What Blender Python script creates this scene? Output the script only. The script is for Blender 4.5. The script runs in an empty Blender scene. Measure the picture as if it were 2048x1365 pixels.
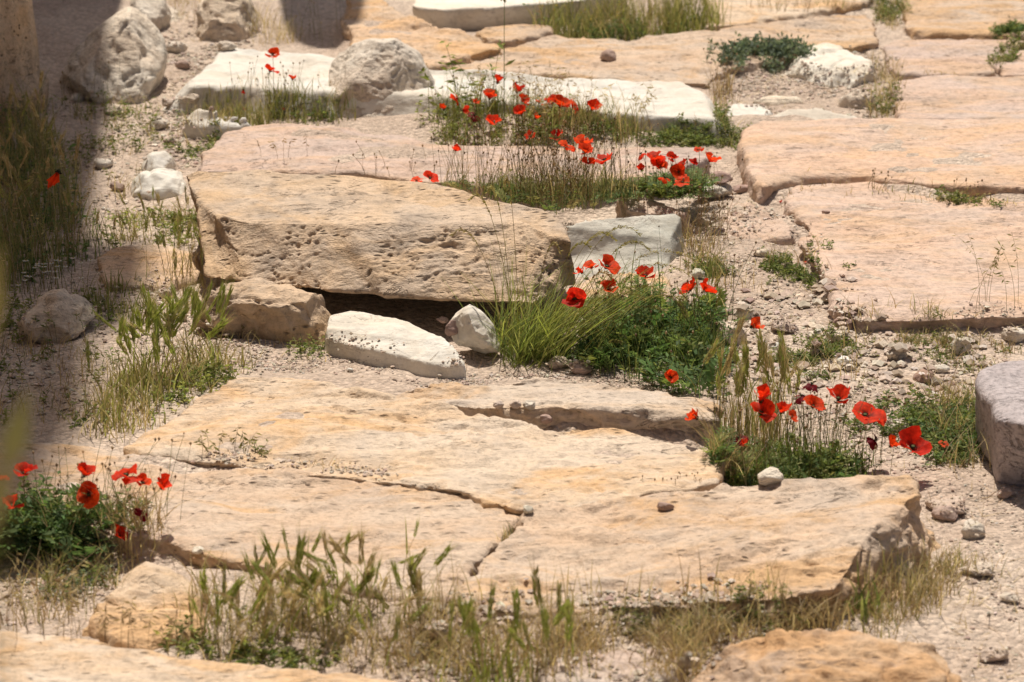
import bpy, math, random
import numpy as np
from mathutils import Vector, Matrix
from mathutils.geometry import tessellate_polygon

rng = np.random.default_rng(7)
random.seed(7)
SC = bpy.context.scene
COL = SC.collection

# ------------------------------------------------------------------ camera
CAM_H, PITCH, FPX = 2.35, math.radians(18.0), 5800.0
cd = bpy.data.cameras.new('camera'); cam = bpy.data.objects.new('camera', cd); COL.objects.link(cam)
cam.location = (0, 0, CAM_H); cam.rotation_euler = (math.radians(90) - PITCH, 0, 0)
cd.sensor_width = 36.0; cd.lens = FPX / 2048 * 36.0
cd.clip_start = 0.1; cd.clip_end = 2000
cd.dof.use_dof = True; cd.dof.focus_distance = 7.5; cd.dof.aperture_fstop = 5.6
SC.camera = cam

# ------------------------------------------------------------------ sky, sun, exposure
TO_SUN = Vector((-0.042, 0.36, 0.93)).normalized()
elev = math.asin(TO_SUN.z); azi = math.atan2(TO_SUN.x, TO_SUN.y)
w = bpy.data.worlds.new('World'); SC.world = w; w.use_nodes = True
nt = w.node_tree; nt.nodes.clear()
sky = nt.nodes.new('ShaderNodeTexSky'); sky.sky_type = 'NISHITA'; sky.sun_disc = False
sky.sun_elevation = elev; sky.sun_rotation = azi; sky.dust_density = 4.0; sky.air_density = 0.8
bg = nt.nodes.new('ShaderNodeBackground'); bg.inputs['Strength'].default_value = 0.055
wo = nt.nodes.new('ShaderNodeOutputWorld')
nt.links.new(sky.outputs[0], bg.inputs[0]); nt.links.new(bg.outputs[0], wo.inputs[0])
sd = bpy.data.lights.new('sun', 'SUN'); sd.energy = 4.8; sd.angle = math.radians(0.5); sd.color = (1.0, 0.925, 0.82)
so = bpy.data.objects.new('sun', sd); COL.objects.link(so)
so.rotation_euler = TO_SUN.to_track_quat('Z', 'Y').to_euler(); so.location = (-4, 10, 8)
SC.view_settings.view_transform = 'Standard'; SC.view_settings.look = 'None'
SC.view_settings.exposure = 0.0; SC.view_settings.gamma = 1.0
SC.render.engine = 'CYCLES'
SC.cycles.max_bounces = 5; SC.cycles.diffuse_bounces = 2; SC.cycles.transmission_bounces = 3

# ------------------------------------------------------------------ where a point of the picture lies in the place
CP, SP = math.cos(PITCH), math.sin(PITCH)
def ray(px, py):
    a = (np.asarray(px, float) - 1024) / FPX; b = -(np.asarray(py, float) - 682.5) / FPX
    return np.stack([a, CP + b * SP, -SP + b * CP], -1)
def at_z(px, py, z=0.0):
    d = ray(px, py); t = (np.asarray(z, float) - CAM_H) / d[..., 2]
    return np.stack([d[..., 0] * t, d[..., 1] * t, np.broadcast_to(z, t.shape)], -1)
def at_y(px, py, y):
    d = ray(px, py); t = y / d[..., 1]
    return np.array([d[..., 0] * t, y, CAM_H + d[..., 2] * t])
def mpp(y):                                   # metres in one picture unit at ground distance y
    return math.hypot(y, CAM_H) / FPX

# ------------------------------------------------------------------ noise
def _h(ix, iy, iz, s):
    n = (ix.astype(np.int64) * 73856093) ^ (iy.astype(np.int64) * 19349663) ^ (iz.astype(np.int64) * 83492791) ^ (s * 2654435761)
    n = (n ^ (n >> 13)) & 0xffffffff
    n = (n * 1274126177) & 0xffffffff
    n = (n ^ (n >> 16)) & 0xffffffff
    return n / 4294967295.0
def vnoise(P, s=0):
    f = np.floor(P); i = f.astype(np.int64); t = P - f; t = t * t * t * (t * (t * 6 - 15) + 10)
    x, y, z = i[..., 0], i[..., 1], i[..., 2]; u, v, q = t[..., 0], t[..., 1], t[..., 2]
    def L(a, b, k): return a + (b - a) * k
    r = L(L(L(_h(x, y, z, s), _h(x+1, y, z, s), u), L(_h(x, y+1, z, s), _h(x+1, y+1, z, s), u), v),
          L(L(_h(x, y, z+1, s), _h(x+1, y, z+1, s), u), L(_h(x, y+1, z+1, s), _h(x+1, y+1, z+1, s), u), v), q)
    return r * 2 - 1
def fbm(P, o=4, s=0):
    a, r = 1.0, 0.0
    for k in range(o):
        r = r + a * vnoise(P * 2.03 ** k + 17.3 * k, s + k); a *= 0.5
    return r
def worley(P, s=0):
    i = np.floor(P).astype(np.int64); best = np.full(P.shape[:-1], 9.0)
    for dx in (-1, 0, 1):
        for dy in (-1, 0, 1):
            for dz in (-1, 0, 1):
                c = i + np.array([dx, dy, dz]); x, y, z = c[..., 0], c[..., 1], c[..., 2]
                q = np.stack([_h(x, y, z, s), _h(x, y, z, s + 1), _h(x, y, z, s + 2)], -1) + c
                best = np.minimum(best, ((q - P) ** 2).sum(-1))
    return np.sqrt(best)
def sstep(a, b, x):
    t = np.clip((x - a) / (b - a), 0, 1); return t * t * (3 - 2 * t)

# ------------------------------------------------------------------ objects
def tag(o, label, cat, group=None, kind=None):
    o['label'] = label; o['category'] = cat
    if group: o['group'] = group
    if kind: o['kind'] = kind
    return o
def empty(name, loc):
    o = bpy.data.objects.new(name, None); o.empty_display_size = 0.05; o.location = loc; COL.objects.link(o); return o
def link(name, me, parent=None, loc=(0, 0, 0)):
    o = bpy.data.objects.new(name, me); o.location = loc; COL.objects.link(o)
    if parent: o.parent = parent
    return o
def mesh_np(name, V, F, mat, smooth=True, col=None):
    """F: list of index arrays (each (n,3) or (n,4))."""
    me = bpy.data.meshes.new(name)
    V = np.asarray(V, np.float32); me.vertices.add(len(V)); me.vertices.foreach_set('co', V.ravel())
    F = [np.asarray(f, np.int32) for f in (F if isinstance(F, list) else [F]) if len(f)]
    tot = np.concatenate([np.full(len(f), f.shape[1], np.int32) for f in F])
    idx = np.concatenate([f.ravel() for f in F])
    me.loops.add(len(idx)); me.loops.foreach_set('vertex_index', idx)
    me.polygons.add(len(tot)); st = np.concatenate([[0], np.cumsum(tot)[:-1]]).astype(np.int32)
    me.polygons.foreach_set('loop_start', st)
    me.polygons.foreach_set('use_smooth', np.full(len(tot), smooth))
    me.update(calc_edges=True)
    if col is not None:
        a = me.color_attributes.new('Col', 'FLOAT_COLOR', 'POINT')
        c = np.ones((len(V), 4), np.float32); c[:, :3] = col; a.data.foreach_set('color', c.ravel())
    if mat: me.materials.append(mat)
    return me

# ------------------------------------------------------------------ materials
class NT:
    def __init__(s, name):
        s.m = bpy.data.materials.new(name); s.m.use_nodes = True; s.t = s.m.node_tree; s.t.nodes.clear()
        s.out = s.t.nodes.new('ShaderNodeOutputMaterial')
    def n(s, typ, **kw):
        nd = s.t.nodes.new(typ)
        for k, v in kw.items():
            if k in nd.inputs: nd.inputs[k].default_value = v
            else: setattr(nd, k, v)
        return nd
    def l(s, a, b): s.t.links.new(a, b)
    def ramp(s, fac, stops):
        r = s.n('ShaderNodeValToRGB'); e = r.color_ramp.elements
        e[0].position, e[0].color = stops[0][0], stops[0][1]
        e[1].position, e[1].color = stops[-1][0], stops[-1][1]
        for p, c in stops[1:-1]:
            k = e.new(p); k.color = c
        s.l(fac, r.inputs[0]); return r.outputs[0]
    def mix(s, fac, a, b, mode='MIX'):
        m = s.n('ShaderNodeMix', data_type='RGBA', blend_type=mode)
        for sock, v in ((m.inputs[0], fac), (m.inputs[6], a), (m.inputs[7], b)):
            if isinstance(v, (int, float)): sock.default_value = v
            elif isinstance(v, tuple): sock.default_value = v
            else: s.l(v, sock)
        return m.outputs[2]
    def math(s, op, a, b=0.0, c=None):
        m = s.n('ShaderNodeMath', operation=op)
        for k, v in enumerate((a, b) if c is None else (a, b, c)):
            if isinstance(v, (int, float)): m.inputs[k].default_value = v
            else: s.l(v, m.inputs[k])
        return m.outputs[0]
def g1(v): return (v, v, v, 1)
def rgb(r, g, b): return (r, g, b, 1)

def stone_mat(name, ca, cb, cc, amount=0.5, stretch=(1, 2.2, 2.0), pits=0.5, pit_col=rgb(.10, .07, .05), bump=0.7, fine=0.34, streak=0.3, rough=0.9, lichen=0.0, crack=.6, lcol=rgb(.20, .18, .165)):
    T = NT(name)
    tc = T.n('ShaderNodeTexCoord'); oi = T.n('ShaderNodeObjectInfo')
    off = T.n('ShaderNodeVectorMath', operation='ADD'); T.l(tc.outputs['Object'], off.inputs[0])
    cx = T.n('ShaderNodeCombineXYZ'); T.l(T.math('MULTIPLY', oi.outputs['Random'], 31.0), cx.inputs[0]); T.l(T.math('MULTIPLY', oi.outputs['Random'], 17.0), cx.inputs[1])
    T.l(cx.outputs[0], off.inputs[1])
    mp = T.n('ShaderNodeMapping'); mp.inputs['Scale'].default_value = stretch; T.l(off.outputs[0], mp.inputs[0]); S = mp.outputs[0]; P = off.outputs[0]
    def noise(vec, sc, det=5.0, ro=0.55, dist=0.0):
        x = T.n('ShaderNodeTexNoise'); x.inputs['Scale'].default_value = sc; x.inputs['Detail'].default_value = det
        x.inputs['Roughness'].default_value = ro; x.inputs['Distortion'].default_value = dist; T.l(vec, x.inputs['Vector']); return x.outputs[0]
    n1 = noise(S, 2.2, 5, .6, .4)
    c = T.mix(T.ramp(n1, [(.42, g1(0)), (.58, g1(1))]), ca, cb)
    n2 = noise(S, 2.3, 5, .6, .8)
    c = T.mix(T.ramp(n2, [(.48, g1(0)), (.60, g1(amount))]), c, cc)
    # fine bedding streaks
    mp2 = T.n('ShaderNodeMapping'); mp2.inputs['Scale'].default_value = (4, 13, 20); mp2.inputs['Rotation'].default_value = (0, 0, .06); T.l(off.outputs[0], mp2.inputs[0])
    n3 = noise(mp2.outputs[0], 2.6, 6, .65, .6)
    c = T.mix(1.0, c, T.ramp(n3, [(.32, g1(1 - .55 * streak)), (.5, g1(1)), (.75, g1(1 + .12 * streak))]), 'MULTIPLY')
    n4 = noise(P, 62, 4, .75)
    c = T.mix(1.0, c, T.ramp(n4, [(.28, g1(1 - fine)), (.5, g1(1)), (.8, g1(1 + .5 * fine))]), 'MULTIPLY')
    n6 = noise(P, 9, 5, .7, .3)
    c = T.mix(1.0, c, T.ramp(n6, [(.30, g1(.80)), (.46, g1(1)), (.8, g1(1.05))]), 'MULTIPLY')
    if lichen:
        n7 = noise(P, 5, 8, .75, .5)
        c = T.mix(T.ramp(n7, [(.50, g1(0)), (.62, g1(lichen))]), c, lcol)
    tone = T.ramp(T.math('FRACT', T.math('MULTIPLY', oi.outputs['Random'], 7.3)), [(0, rgb(.94, .94, .95)), (.5, g1(1)), (1, rgb(1.06, 1.02, .96))])
    c = T.mix(1.0, c, tone, 'MULTIPLY')
    # little pits: darker colour in them, sunk by the bump
    mp3 = T.n('ShaderNodeMapping'); mp3.inputs['Scale'].default_value = (.42, 1, 1.0); T.l(off.outputs[0], mp3.inputs[0])
    vo = T.n('ShaderNodeTexVoronoi'); vo.inputs['Scale'].default_value = 58; T.l(mp3.outputs[0], vo.inputs['Vector'])
    pm = T.ramp(vo.outputs['Distance'], [(.10, g1(1)), (.30, g1(0))])
    n5 = noise(S, 5, 4, .6)
    mask = T.math('MULTIPLY', pm, T.ramp(n5, [(.46, g1(0)), (.60, g1(1))]))
    c = T.mix(T.math('MULTIPLY', mask, pits), c, pit_col)
    mp5 = T.n('ShaderNodeMapping'); mp5.inputs['Scale'].default_value = (.45, 1, .8); mp5.inputs['Rotation'].default_value = (0, 0, .15); T.l(off.outputs[0], mp5.inputs[0])
    vf = T.n('ShaderNodeTexVoronoi'); vf.inputs['Scale'].default_value = 150; T.l(mp5.outputs[0], vf.inputs['Vector'])
    fk = T.math('MULTIPLY', T.ramp(vf.outputs['Distance'], [(.12, g1(1)), (.32, g1(0))]), T.ramp(noise(P, 12, 5, .7), [(.50, g1(0)), (.64, g1(1))]))
    c = T.mix(T.math('MULTIPLY', fk, pits), c, rgb(.22, .15, .11))
    mp4 = T.n('ShaderNodeMapping'); mp4.inputs['Scale'].default_value = (1.0, 3.2, 3.2); mp4.inputs['Rotation'].default_value = (0, 0, -.12); T.l(off.outputs[0], mp4.inputs[0])
    n8 = noise(mp4.outputs[0], 3.1, 5, .62, 1.2)
    line = T.ramp(T.math('ABSOLUTE', T.math('SUBTRACT', n8, .5)), [(.0, g1(1)), (.010, g1(0))])
    line = T.math('MULTIPLY', line, T.ramp(noise(P, 3.3, 3), [(.52, g1(0)), (.62, g1(1))]))
    c = T.mix(T.math('MULTIPLY', line, crack), c, rgb(.16, .11, .08))
    # bump
    hgt = T.math('ADD', T.math('MULTIPLY', n4, .5), T.math('MULTIPLY', n3, .8))
    hgt = T.math('ADD', hgt, T.math('MULTIPLY', noise(P, 130, 3, .6), .25))
    hgt = T.math('ADD', hgt, T.math('MULTIPLY', n6, 1.0))
    hgt = T.math('SUBTRACT', hgt, T.math('MULTIPLY', mask, 1.3 * pits))
    hgt = T.math('SUBTRACT', hgt, T.math('ADD', T.math('MULTIPLY', line, crack), T.math('MULTIPLY', fk, .5 * pits)))
    bp = T.n('ShaderNodeBump'); bp.inputs['Strength'].default_value = bump; bp.inputs['Distance'].default_value = .012; T.l(hgt, bp.inputs['Height'])
    bs = T.n('ShaderNodeBsdfPrincipled'); bs.inputs['Roughness'].default_value = rough; bs.inputs['Specular IOR Level'].default_value = .25
    T.l(c, bs.inputs['Base Color']); T.l(bp.outputs[0], bs.inputs['Normal']); T.l(bs.outputs[0], T.out.inputs[0])
    return T.m

M = {}
M['gold'] = stone_mat('golden limestone', rgb(.63, .455, .315), rgb(.63, .495, .375), rgb(.63, .395, .20), .8, pits=.6, lichen=.35, lcol=rgb(.50, .43, .37))
M['pale'] = stone_mat('pale golden limestone', rgb(.64, .53, .42), rgb(.64, .485, .34), rgb(.64, .41, .215), .8, pits=.5, streak=.4, lichen=.35, lcol=rgb(.50, .43, .37))
M['pink'] = stone_mat('pinkish limestone', rgb(.63, .45, .34), rgb(.60, .465, .39), rgb(.63, .425, .27), .65, pits=.35, streak=.4, lichen=.35, lcol=rgb(.50, .43, .37))
M['orange'] = stone_mat('orange limestone', rgb(.62, .40, .23), rgb(.62, .47, .33), rgb(.58, .33, .15), .7, pits=.6, lichen=.5, lcol=rgb(.42, .34, .29))
M['trav'] = stone_mat('pitted travertine', rgb(.66, .49, .335), rgb(.61, .48, .36), rgb(.62, .42, .24), .6, pits=.8, bump=.8, fine=.3, stretch=(1.5, 1.5, 2.5), lichen=.35)
M['white'] = stone_mat('white marble', rgb(.77, .74, .67), rgb(.73, .68, .59), rgb(.64, .55, .43), .5, pit_col=rgb(.42, .36, .28), pits=.3, bump=.35, fine=.12, streak=.1)
M['cream'] = stone_mat('rough cream limestone', rgb(.76, .655, .53), rgb(.78, .70, .59), rgb(.70, .55, .41), .6, pits=.4, bump=.9, fine=.3, stretch=(1, 1, 1), lichen=.15)
M['greymarble'] = stone_mat('veined grey marble', rgb(.58, .57, .49), rgb(.66, .62, .53), rgb(.50, .46, .37), .7, pits=.2, bump=.3, fine=.12, streak=.45)
M['granite'] = stone_mat('mauve grey granite', rgb(.46, .405, .40), rgb(.50, .44, .43), rgb(.42, .36, .35), .5, pits=.4, bump=.8, fine=.6, streak=.05, stretch=(1, 1, 1))
M['rose'] = stone_mat('rose brown pebble', rgb(.42, .29, .24), rgb(.48, .36, .30), rgb(.36, .24, .19), .6, pits=.2, bump=.4, stretch=(1, 1, 1))
M['ledge'] = stone_mat('pale pink ledge', rgb(.58, .45, .37), rgb(.60, .50, .42), rgb(.52, .38, .29), .6, pits=.4, bump=.7)

def soil_mat():
    T = NT('stony beige soil')
    tc = T.n('ShaderNodeTexCoord'); P = tc.outputs['Object']
    def noise(sc, det=5, ro=.6, dist=0.0):
        x = T.n('ShaderNodeTexNoise'); x.inputs['Scale'].default_value = sc; x.inputs['Detail'].default_value = det
        x.inputs['Roughness'].default_value = ro; x.inputs['Distortion'].default_value = dist; T.l(P, x.inputs['Vector']); return x.outputs[0]
    c = T.mix(T.ramp(noise(1.6, 6), [(.40, g1(0)), (.60, g1(1))]), rgb(.51, .40, .315), rgb(.60, .49, .395))
    c = T.mix(T.ramp(noise(11, 6, .7), [(.45, g1(0)), (.7, g1(.6))]), c, rgb(.44, .335, .265))
    v = T.n('ShaderNodeTexVoronoi'); v.inputs['Scale'].default_value = 95; v.inputs['Randomness'].default_value = 1; T.l(P, v.inputs['Vector'])
    v2 = T.n('ShaderNodeTexVoronoi'); v2.inputs['Scale'].default_value = 40; T.l(P, v2.inputs['Vector'])
    sepc = T.n('ShaderNodeSeparateColor'); T.l(v.outputs['Color'], sepc.inputs[0])
    c = T.mix(1.0, c, T.ramp(sepc.outputs[0], [(0, g1(.78)), (.6, g1(1)), (1, g1(1.22))]), 'MULTIPLY')
    h = T.math('SUBTRACT', T.math('MULTIPLY', noise(60, 5, .7), .8), T.math('MULTIPLY', v.outputs['Distance'], .9))
    h = T.math('SUBTRACT', h, T.math('MULTIPLY', v2.outputs['Distance'], 1.2))
    bp = T.n('ShaderNodeBump'); bp.inputs['Strength'].default_value = .9; bp.inputs['Distance'].default_value = .008; T.l(h, bp.inputs['Height'])
    bs = T.n('ShaderNodeBsdfPrincipled'); bs.inputs['Roughness'].default_value = .95; bs.inputs['Specular IOR Level'].default_value = .1
    T.l(c, bs.inputs['Base Color']); T.l(bp.outputs[0], bs.inputs['Normal']); T.l(bs.outputs[0], T.out.inputs[0])
    return T.m
M['soil'] = soil_mat()

def col_mat(name, trans=0.0, rough=.8, var=.2, spec=.15, sc=150, tint=(1, 1, 1)):
    """colour carried by the geometry, with thin-leaf light coming through"""
    T = NT(name)
    a = T.n('ShaderNodeAttribute', attribute_name='Col')
    tc = T.n('ShaderNodeTexCoord'); x = T.n('ShaderNodeTexNoise'); x.inputs['Scale'].default_value = sc; T.l(tc.outputs['Object'], x.inputs['Vector'])
    c = T.mix(1.0, a.outputs['Color'], T.ramp(x.outputs[0], [(.3, g1(1 - var)), (.7, g1(1 + var * .6))]), 'MULTIPLY')
    bs = T.n('ShaderNodeBsdfPrincipled'); bs.inputs['Roughness'].default_value = rough; bs.inputs['Specular IOR Level'].default_value = spec
    T.l(c, bs.inputs['Base Color']); sh = bs.outputs[0]
    if trans:
        tr = T.n('ShaderNodeBsdfTranslucent'); T.l(T.mix(1.0, c, rgb(*tint), 'MULTIPLY'), tr.inputs[0])
        mx = T.n('ShaderNodeMixShader'); mx.inputs[0].default_value = trans; T.l(sh, mx.inputs[1]); T.l(tr.outputs[0], mx.inputs[2]); sh = mx.outputs[0]
    T.l(sh, T.out.inputs[0]); return T.m
M['veg'] = col_mat('thin leaf and stem', .45, .65, .25, .25, tint=(1.1, 1.1, .7))
M['petal'] = col_mat('poppy petal', .55, .6, .38, .2, sc=4.5, tint=(1.15, .8, .6))
M['grit'] = col_mat('gravel', 0, .95, .25, .1, sc=90)

# ------------------------------------------------------------------ ground (soil sheet out to the horizon)
def soil_h(x, y):
    P = np.stack([x, y, np.zeros_like(x)], -1)
    fade = np.exp(-(np.maximum(np.hypot(x, y - 8.5) - 8, 0) / 10) ** 2)
    z = .018 * fbm(P * 1.3, 3, 3) + .008 * fbm(P * 6, 3, 9) + .004 * fbm(P * 22, 2, 12)
    def bump(px, py, r, a, k=1.0):
        q = at_z(px, py, 0.0); return a * np.exp(-(((x - q[0]) / r) ** 2 + ((y - q[1]) / (r * k)) ** 2))
    z = z + bump(1250, 1262, .45, .05, .25) + bump(560, 1200, .40, .045, .6) + bump(330, 620, .25, .03, 1.2)
    z = z + bump(1100, 262, .75, .06, .35) + bump(1480, 440, .22, .05, 1.6) + bump(1090, 408, .28, .09, .35) + bump(560, 230, .3, .03, .5)
    z = z + bump(100, 40, .7, .05, 1.1)
    z = z + bump(800, 560, .38, -.30, .8)
    return z * fade
def grid_axis(lo, hi, step, far):
    a = list(np.arange(lo, hi + 1e-6, step)); g = step
    while a[-1] < far: g *= 1.5; a.append(a[-1] + g)
    g = step
    while a[0] > -far: g *= 1.5; a.insert(0, a[0] - g)
    return np.array(a)
gx, gy = grid_axis(-2.6, 2.6, .022, 400), grid_axis(4.2, 13.0, .026, 400)

# top-surface map of the place, so that small things can be set on what is there
HC = .012; HX0, HY0, HNX, HNY = -2.6, 4.0, 434, 800
_hx = HX0 + (np.arange(HNX) + .5) * HC; _hy = HY0 + (np.arange(HNY) + .5) * HC
HM = soil_h(*np.meshgrid(_hx, _hy, indexing='ij'))
def hm_add(V, pave=False):
    i = ((V[:, 0] - HX0) / HC).astype(int); j = ((V[:, 1] - HY0) / HC).astype(int)
    ok = (i >= 0) & (i < HNX) & (j >= 0) & (j < HNY); np.maximum.at(HM, (i[ok], j[ok]), V[ok, 2])
    if pave: np.maximum.at(PM, (i[ok], j[ok]), V[ok, 2])
PM = np.zeros((HNX, HNY))
def top_z(x, y):
    i = np.clip(((np.asarray(x) - HX0) / HC).astype(int), 0, HNX - 1); j = np.clip(((np.asarray(y) - HY0) / HC).astype(int), 0, HNY - 1); return HM[i, j]
def pick(px, py):
    """the first surface seen at a point of the picture"""
    d = ray(np.atleast_1d(px), np.atleast_1d(py)); t = np.linspace(4.6, 13.5, 1800)
    Pp = np.array([0, 0, CAM_H]) + d[:, None, :] * t[None, :, None]
    hit = Pp[..., 2] < top_z(Pp[..., 0], Pp[..., 1]); k = np.argmax(hit, 1)
    return Pp[np.arange(len(k)), k]

# ------------------------------------------------------------------ stones
def dens(poly, step):
    out = []
    for a, b in zip(poly, np.roll(poly, -1, 0)):
        n = max(1, int(np.linalg.norm(b - a) / step))
        for k in range(n): out.append(a + (b - a) * k / n)
    return np.array(out)
def cap(ring):
    return tessellate_polygon([[Vector(p) for p in ring]])
def loft(rings):
    n = len(rings[0]); V = np.concatenate(rings); F = []
    for k in range(len(rings) - 1):
        for i in range(n):
            j = (i + 1) % n; F.append((k*n+i, k*n+j, (k+1)*n+j, (k+1)*n+i))
    F += [tuple(t) for t in cap(rings[0])]
    F += [tuple((len(rings)-1)*n + i for i in t) for t in cap(rings[-1])]
    me = bpy.data.meshes.new('tmp'); me.from_pydata([tuple(v) for v in V], [], F)
    import bmesh
    bm = bmesh.new(); bm.from_mesh(me); bmesh.ops.recalc_face_normals(bm, faces=bm.faces); bm.to_mesh(me); bm.free()
    return me
DG = lambda: bpy.context.evaluated_depsgraph_get()
def remeshed(me, vox, sm):
    o = bpy.data.objects.new('tmp', me); COL.objects.link(o)
    r = o.modifiers.new('r', 'REMESH'); r.mode = 'VOXEL'; r.voxel_size = vox; r.use_smooth_shade = True
    if sm: s = o.modifiers.new('s', 'SMOOTH'); s.factor = .5; s.iterations = sm
    ev = o.evaluated_get(DG()); out = bpy.data.meshes.new_from_object(ev)
    bpy.data.objects.remove(o); bpy.data.meshes.remove(me)
    n = len(out.vertices); V = np.empty(n * 3, np.float32); out.vertices.foreach_get('co', V)
    N = np.empty(n * 3, np.float32); out.vertices.foreach_get('normal', N)
    return out, V.reshape(-1, 3).astype(float), N.reshape(-1, 3).astype(float)

def disp_of(kind, P, N, seed, amp=1.0):
    up = np.clip(N[:, 2], 0, 1) ** 2; side = 1 - up; Q = P + seed * 3.17
    Q = Q + .022 * np.stack([fbm(Q * 11, 2, seed + 61), fbm(Q * 11, 2, seed + 62), fbm(Q * 11, 2, seed + 63)], -1)
    if kind == 'slab':
        d = .011 * fbm(Q * [2.6, 4.5, 3], 4, seed) + .0045 * fbm(Q * [7, 24, 18], 3, seed + 5)
        d += side * (.010 * fbm(Q * [10, 10, 34], 3, seed + 8) + .006 * fbm(Q * 26, 2, seed + 3))
        m = sstep(.05, .45, fbm(Q * [3, 6, 6], 2, seed + 11))
        d -= (.007 * up + .009 * side) * m * sstep(.42, .12, worley(Q * [22, 42, 42], seed + 2))
        fl = fbm(Q * [3.2, 8, 5], 4, seed + 41); d += (.0045 * up + .008 * side) * (sstep(-.03, .03, fl) + .7 * sstep(.30, .36, fl) - 1) * sstep(-.4, .2, vnoise(Q * 2.1, seed + 43))
        cr = np.abs(fbm(Q * [2.2, 6, 6], 3, seed + 21)); d -= .006 * up * sstep(.035, .0, cr) * sstep(.1, .4, vnoise(Q * 1.7, seed + 4))
    elif kind == 'trav':
        up = sstep(.80, .95, N[:, 2]); side = 1 - up
        d = .010 * fbm(Q * 3.2, 3, seed) + .004 * fbm(Q * [8, 20, 20], 3, seed + 5)
        pit = sstep(.48, .14, worley(Q * [44, 62, 62], seed + 2)) * sstep(-.35, .35, fbm(Q * 7, 2, seed + 9)) * (.55 + .9 * sstep(-.2, .5, vnoise(Q * 30, seed + 19)))
        big = sstep(.36, .10, worley(Q * [9, 13, 15], seed + 6))
        lay = sstep(.10, .0, np.abs(fbm(Q * [4, 4, 26], 3, seed + 31))) * sstep(0, .4, vnoise(Q * 5, seed + 1))
        d -= (.22 * up + side) * (.0070 * pit + .009 * big * sstep(-.1, .3, vnoise(Q * 6, seed + 23)) + .007 * lay)
    elif kind == 'marble':
        d = .006 * fbm(Q * 4, 3, seed) + .0025 * fbm(Q * 18, 3, seed + 4)
    elif kind == 'pit':
        d = .012 * fbm(Q * 4, 3, seed) + .006 * fbm(Q * 15, 3, seed + 5) - .032 * sstep(.25, .8, fbm(Q * 5.5, 2, seed + 15))
        d -= .009 * sstep(.5, .1, worley(Q * 15, seed + 2)) * sstep(-.3, .3, fbm(Q * 5, 2, seed + 8)) + .006 * sstep(.5, .1, worley(Q * 40, seed + 4))
    else:                                      # rough rock
        r = np.abs(fbm(Q * 5, 3, seed + 7))
        d = .016 * fbm(Q * 4.2, 3, seed) - .012 * sstep(.12, 0, r) + .010 * fbm(Q * 14, 4, seed + 5)
        d -= .022 * sstep(.25, .75, fbm(Q * 8, 3, seed + 15)) + .009 * sstep(.40, .1, worley(Q * 38, seed + 2)) * sstep(0, .5, fbm(Q * 6, 2, seed + 8))
        d += .004 * fbm(Q * 50, 2, seed + 13)
    return d * amp

NST = [0]
def finish(name, label, cat, me, V, N, kind, amp, mat, group, parent=None, hm=True, banked=True):
    NST[0] += 1
    V = V + N * disp_of(kind, V, N, NST[0] * 7, amp)[:, None]
    if hm: hm_add(V, banked and name in ('dressed_stone', 'flat_stone', 'rock_ledge'))
    base = np.array([(V[:, 0].min() + V[:, 0].max()) / 2, (V[:, 1].min() + V[:, 1].max()) / 2, V[:, 2].min()])
    me.vertices.foreach_set('co', (V - base).astype(np.float32).ravel()); me.update()
    me.materials.clear(); me.materials.append(M[mat]); me.name = name
    me.polygons.foreach_set('use_smooth', np.full(len(me.polygons), True))
    o = link(name, me, parent, base if parent is None else base - np.array(parent.location))
    if label: tag(o, label, cat, group)
    return o
def slab(label, top, zt=.1, bot=None, zb=-.06, flare=.02, vox=.009, sm=8, kind='slab', amp=1.0, mat='gold', name='dressed_stone', cat='stone', group=None, inset=.007, edge=.018, hm=True, zs=1.0, banked=True):
    T = np.array([at_z(p[0], p[1], (p[2] if len(p) > 2 else zt) * zs) for p in top])
    c = T.mean(0)
    if bot is None:
        B = T.copy(); d = B[:, :2] - c[:2]; r = np.linalg.norm(d, axis=1, keepdims=True)
        B[:, :2] = c[:2] + d * (1 + flare / np.maximum(r, .05)); B[:, 2] = zb
    else:
        B = np.array([at_z(p[0], p[1], p[2] if len(p) > 2 else zb) for p in bot])
    n = len(T); TT, BB = [], []
    for i in range(n):
        j = (i + 1) % n; k = max(1, int(np.linalg.norm(T[j, :2] - T[i, :2]) / .035))
        for q in range(k):
            TT.append(T[i] + (T[j] - T[i]) * q / k); BB.append(B[i] + (B[j] - B[i]) * q / k)
    TT, BB = np.array(TT), np.array(BB)
    d = TT[:, :2] - c[:2]; r = np.linalg.norm(d, axis=1, keepdims=True); d = d / np.maximum(r, .05)
    jit = edge * fbm(TT * 7 + NST[0] * 5.1, 3, NST[0])[:, None] - inset
    TT[:, :2] += d * jit; BB[:, :2] += d * jit
    me = loft([BB, BB * .45 + TT * .55, TT])
    me, V, N = remeshed(me, vox, sm)
    return finish(name, label, cat, me, V, N, kind, amp, mat, group, hm=hm, banked=banked)
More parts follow.
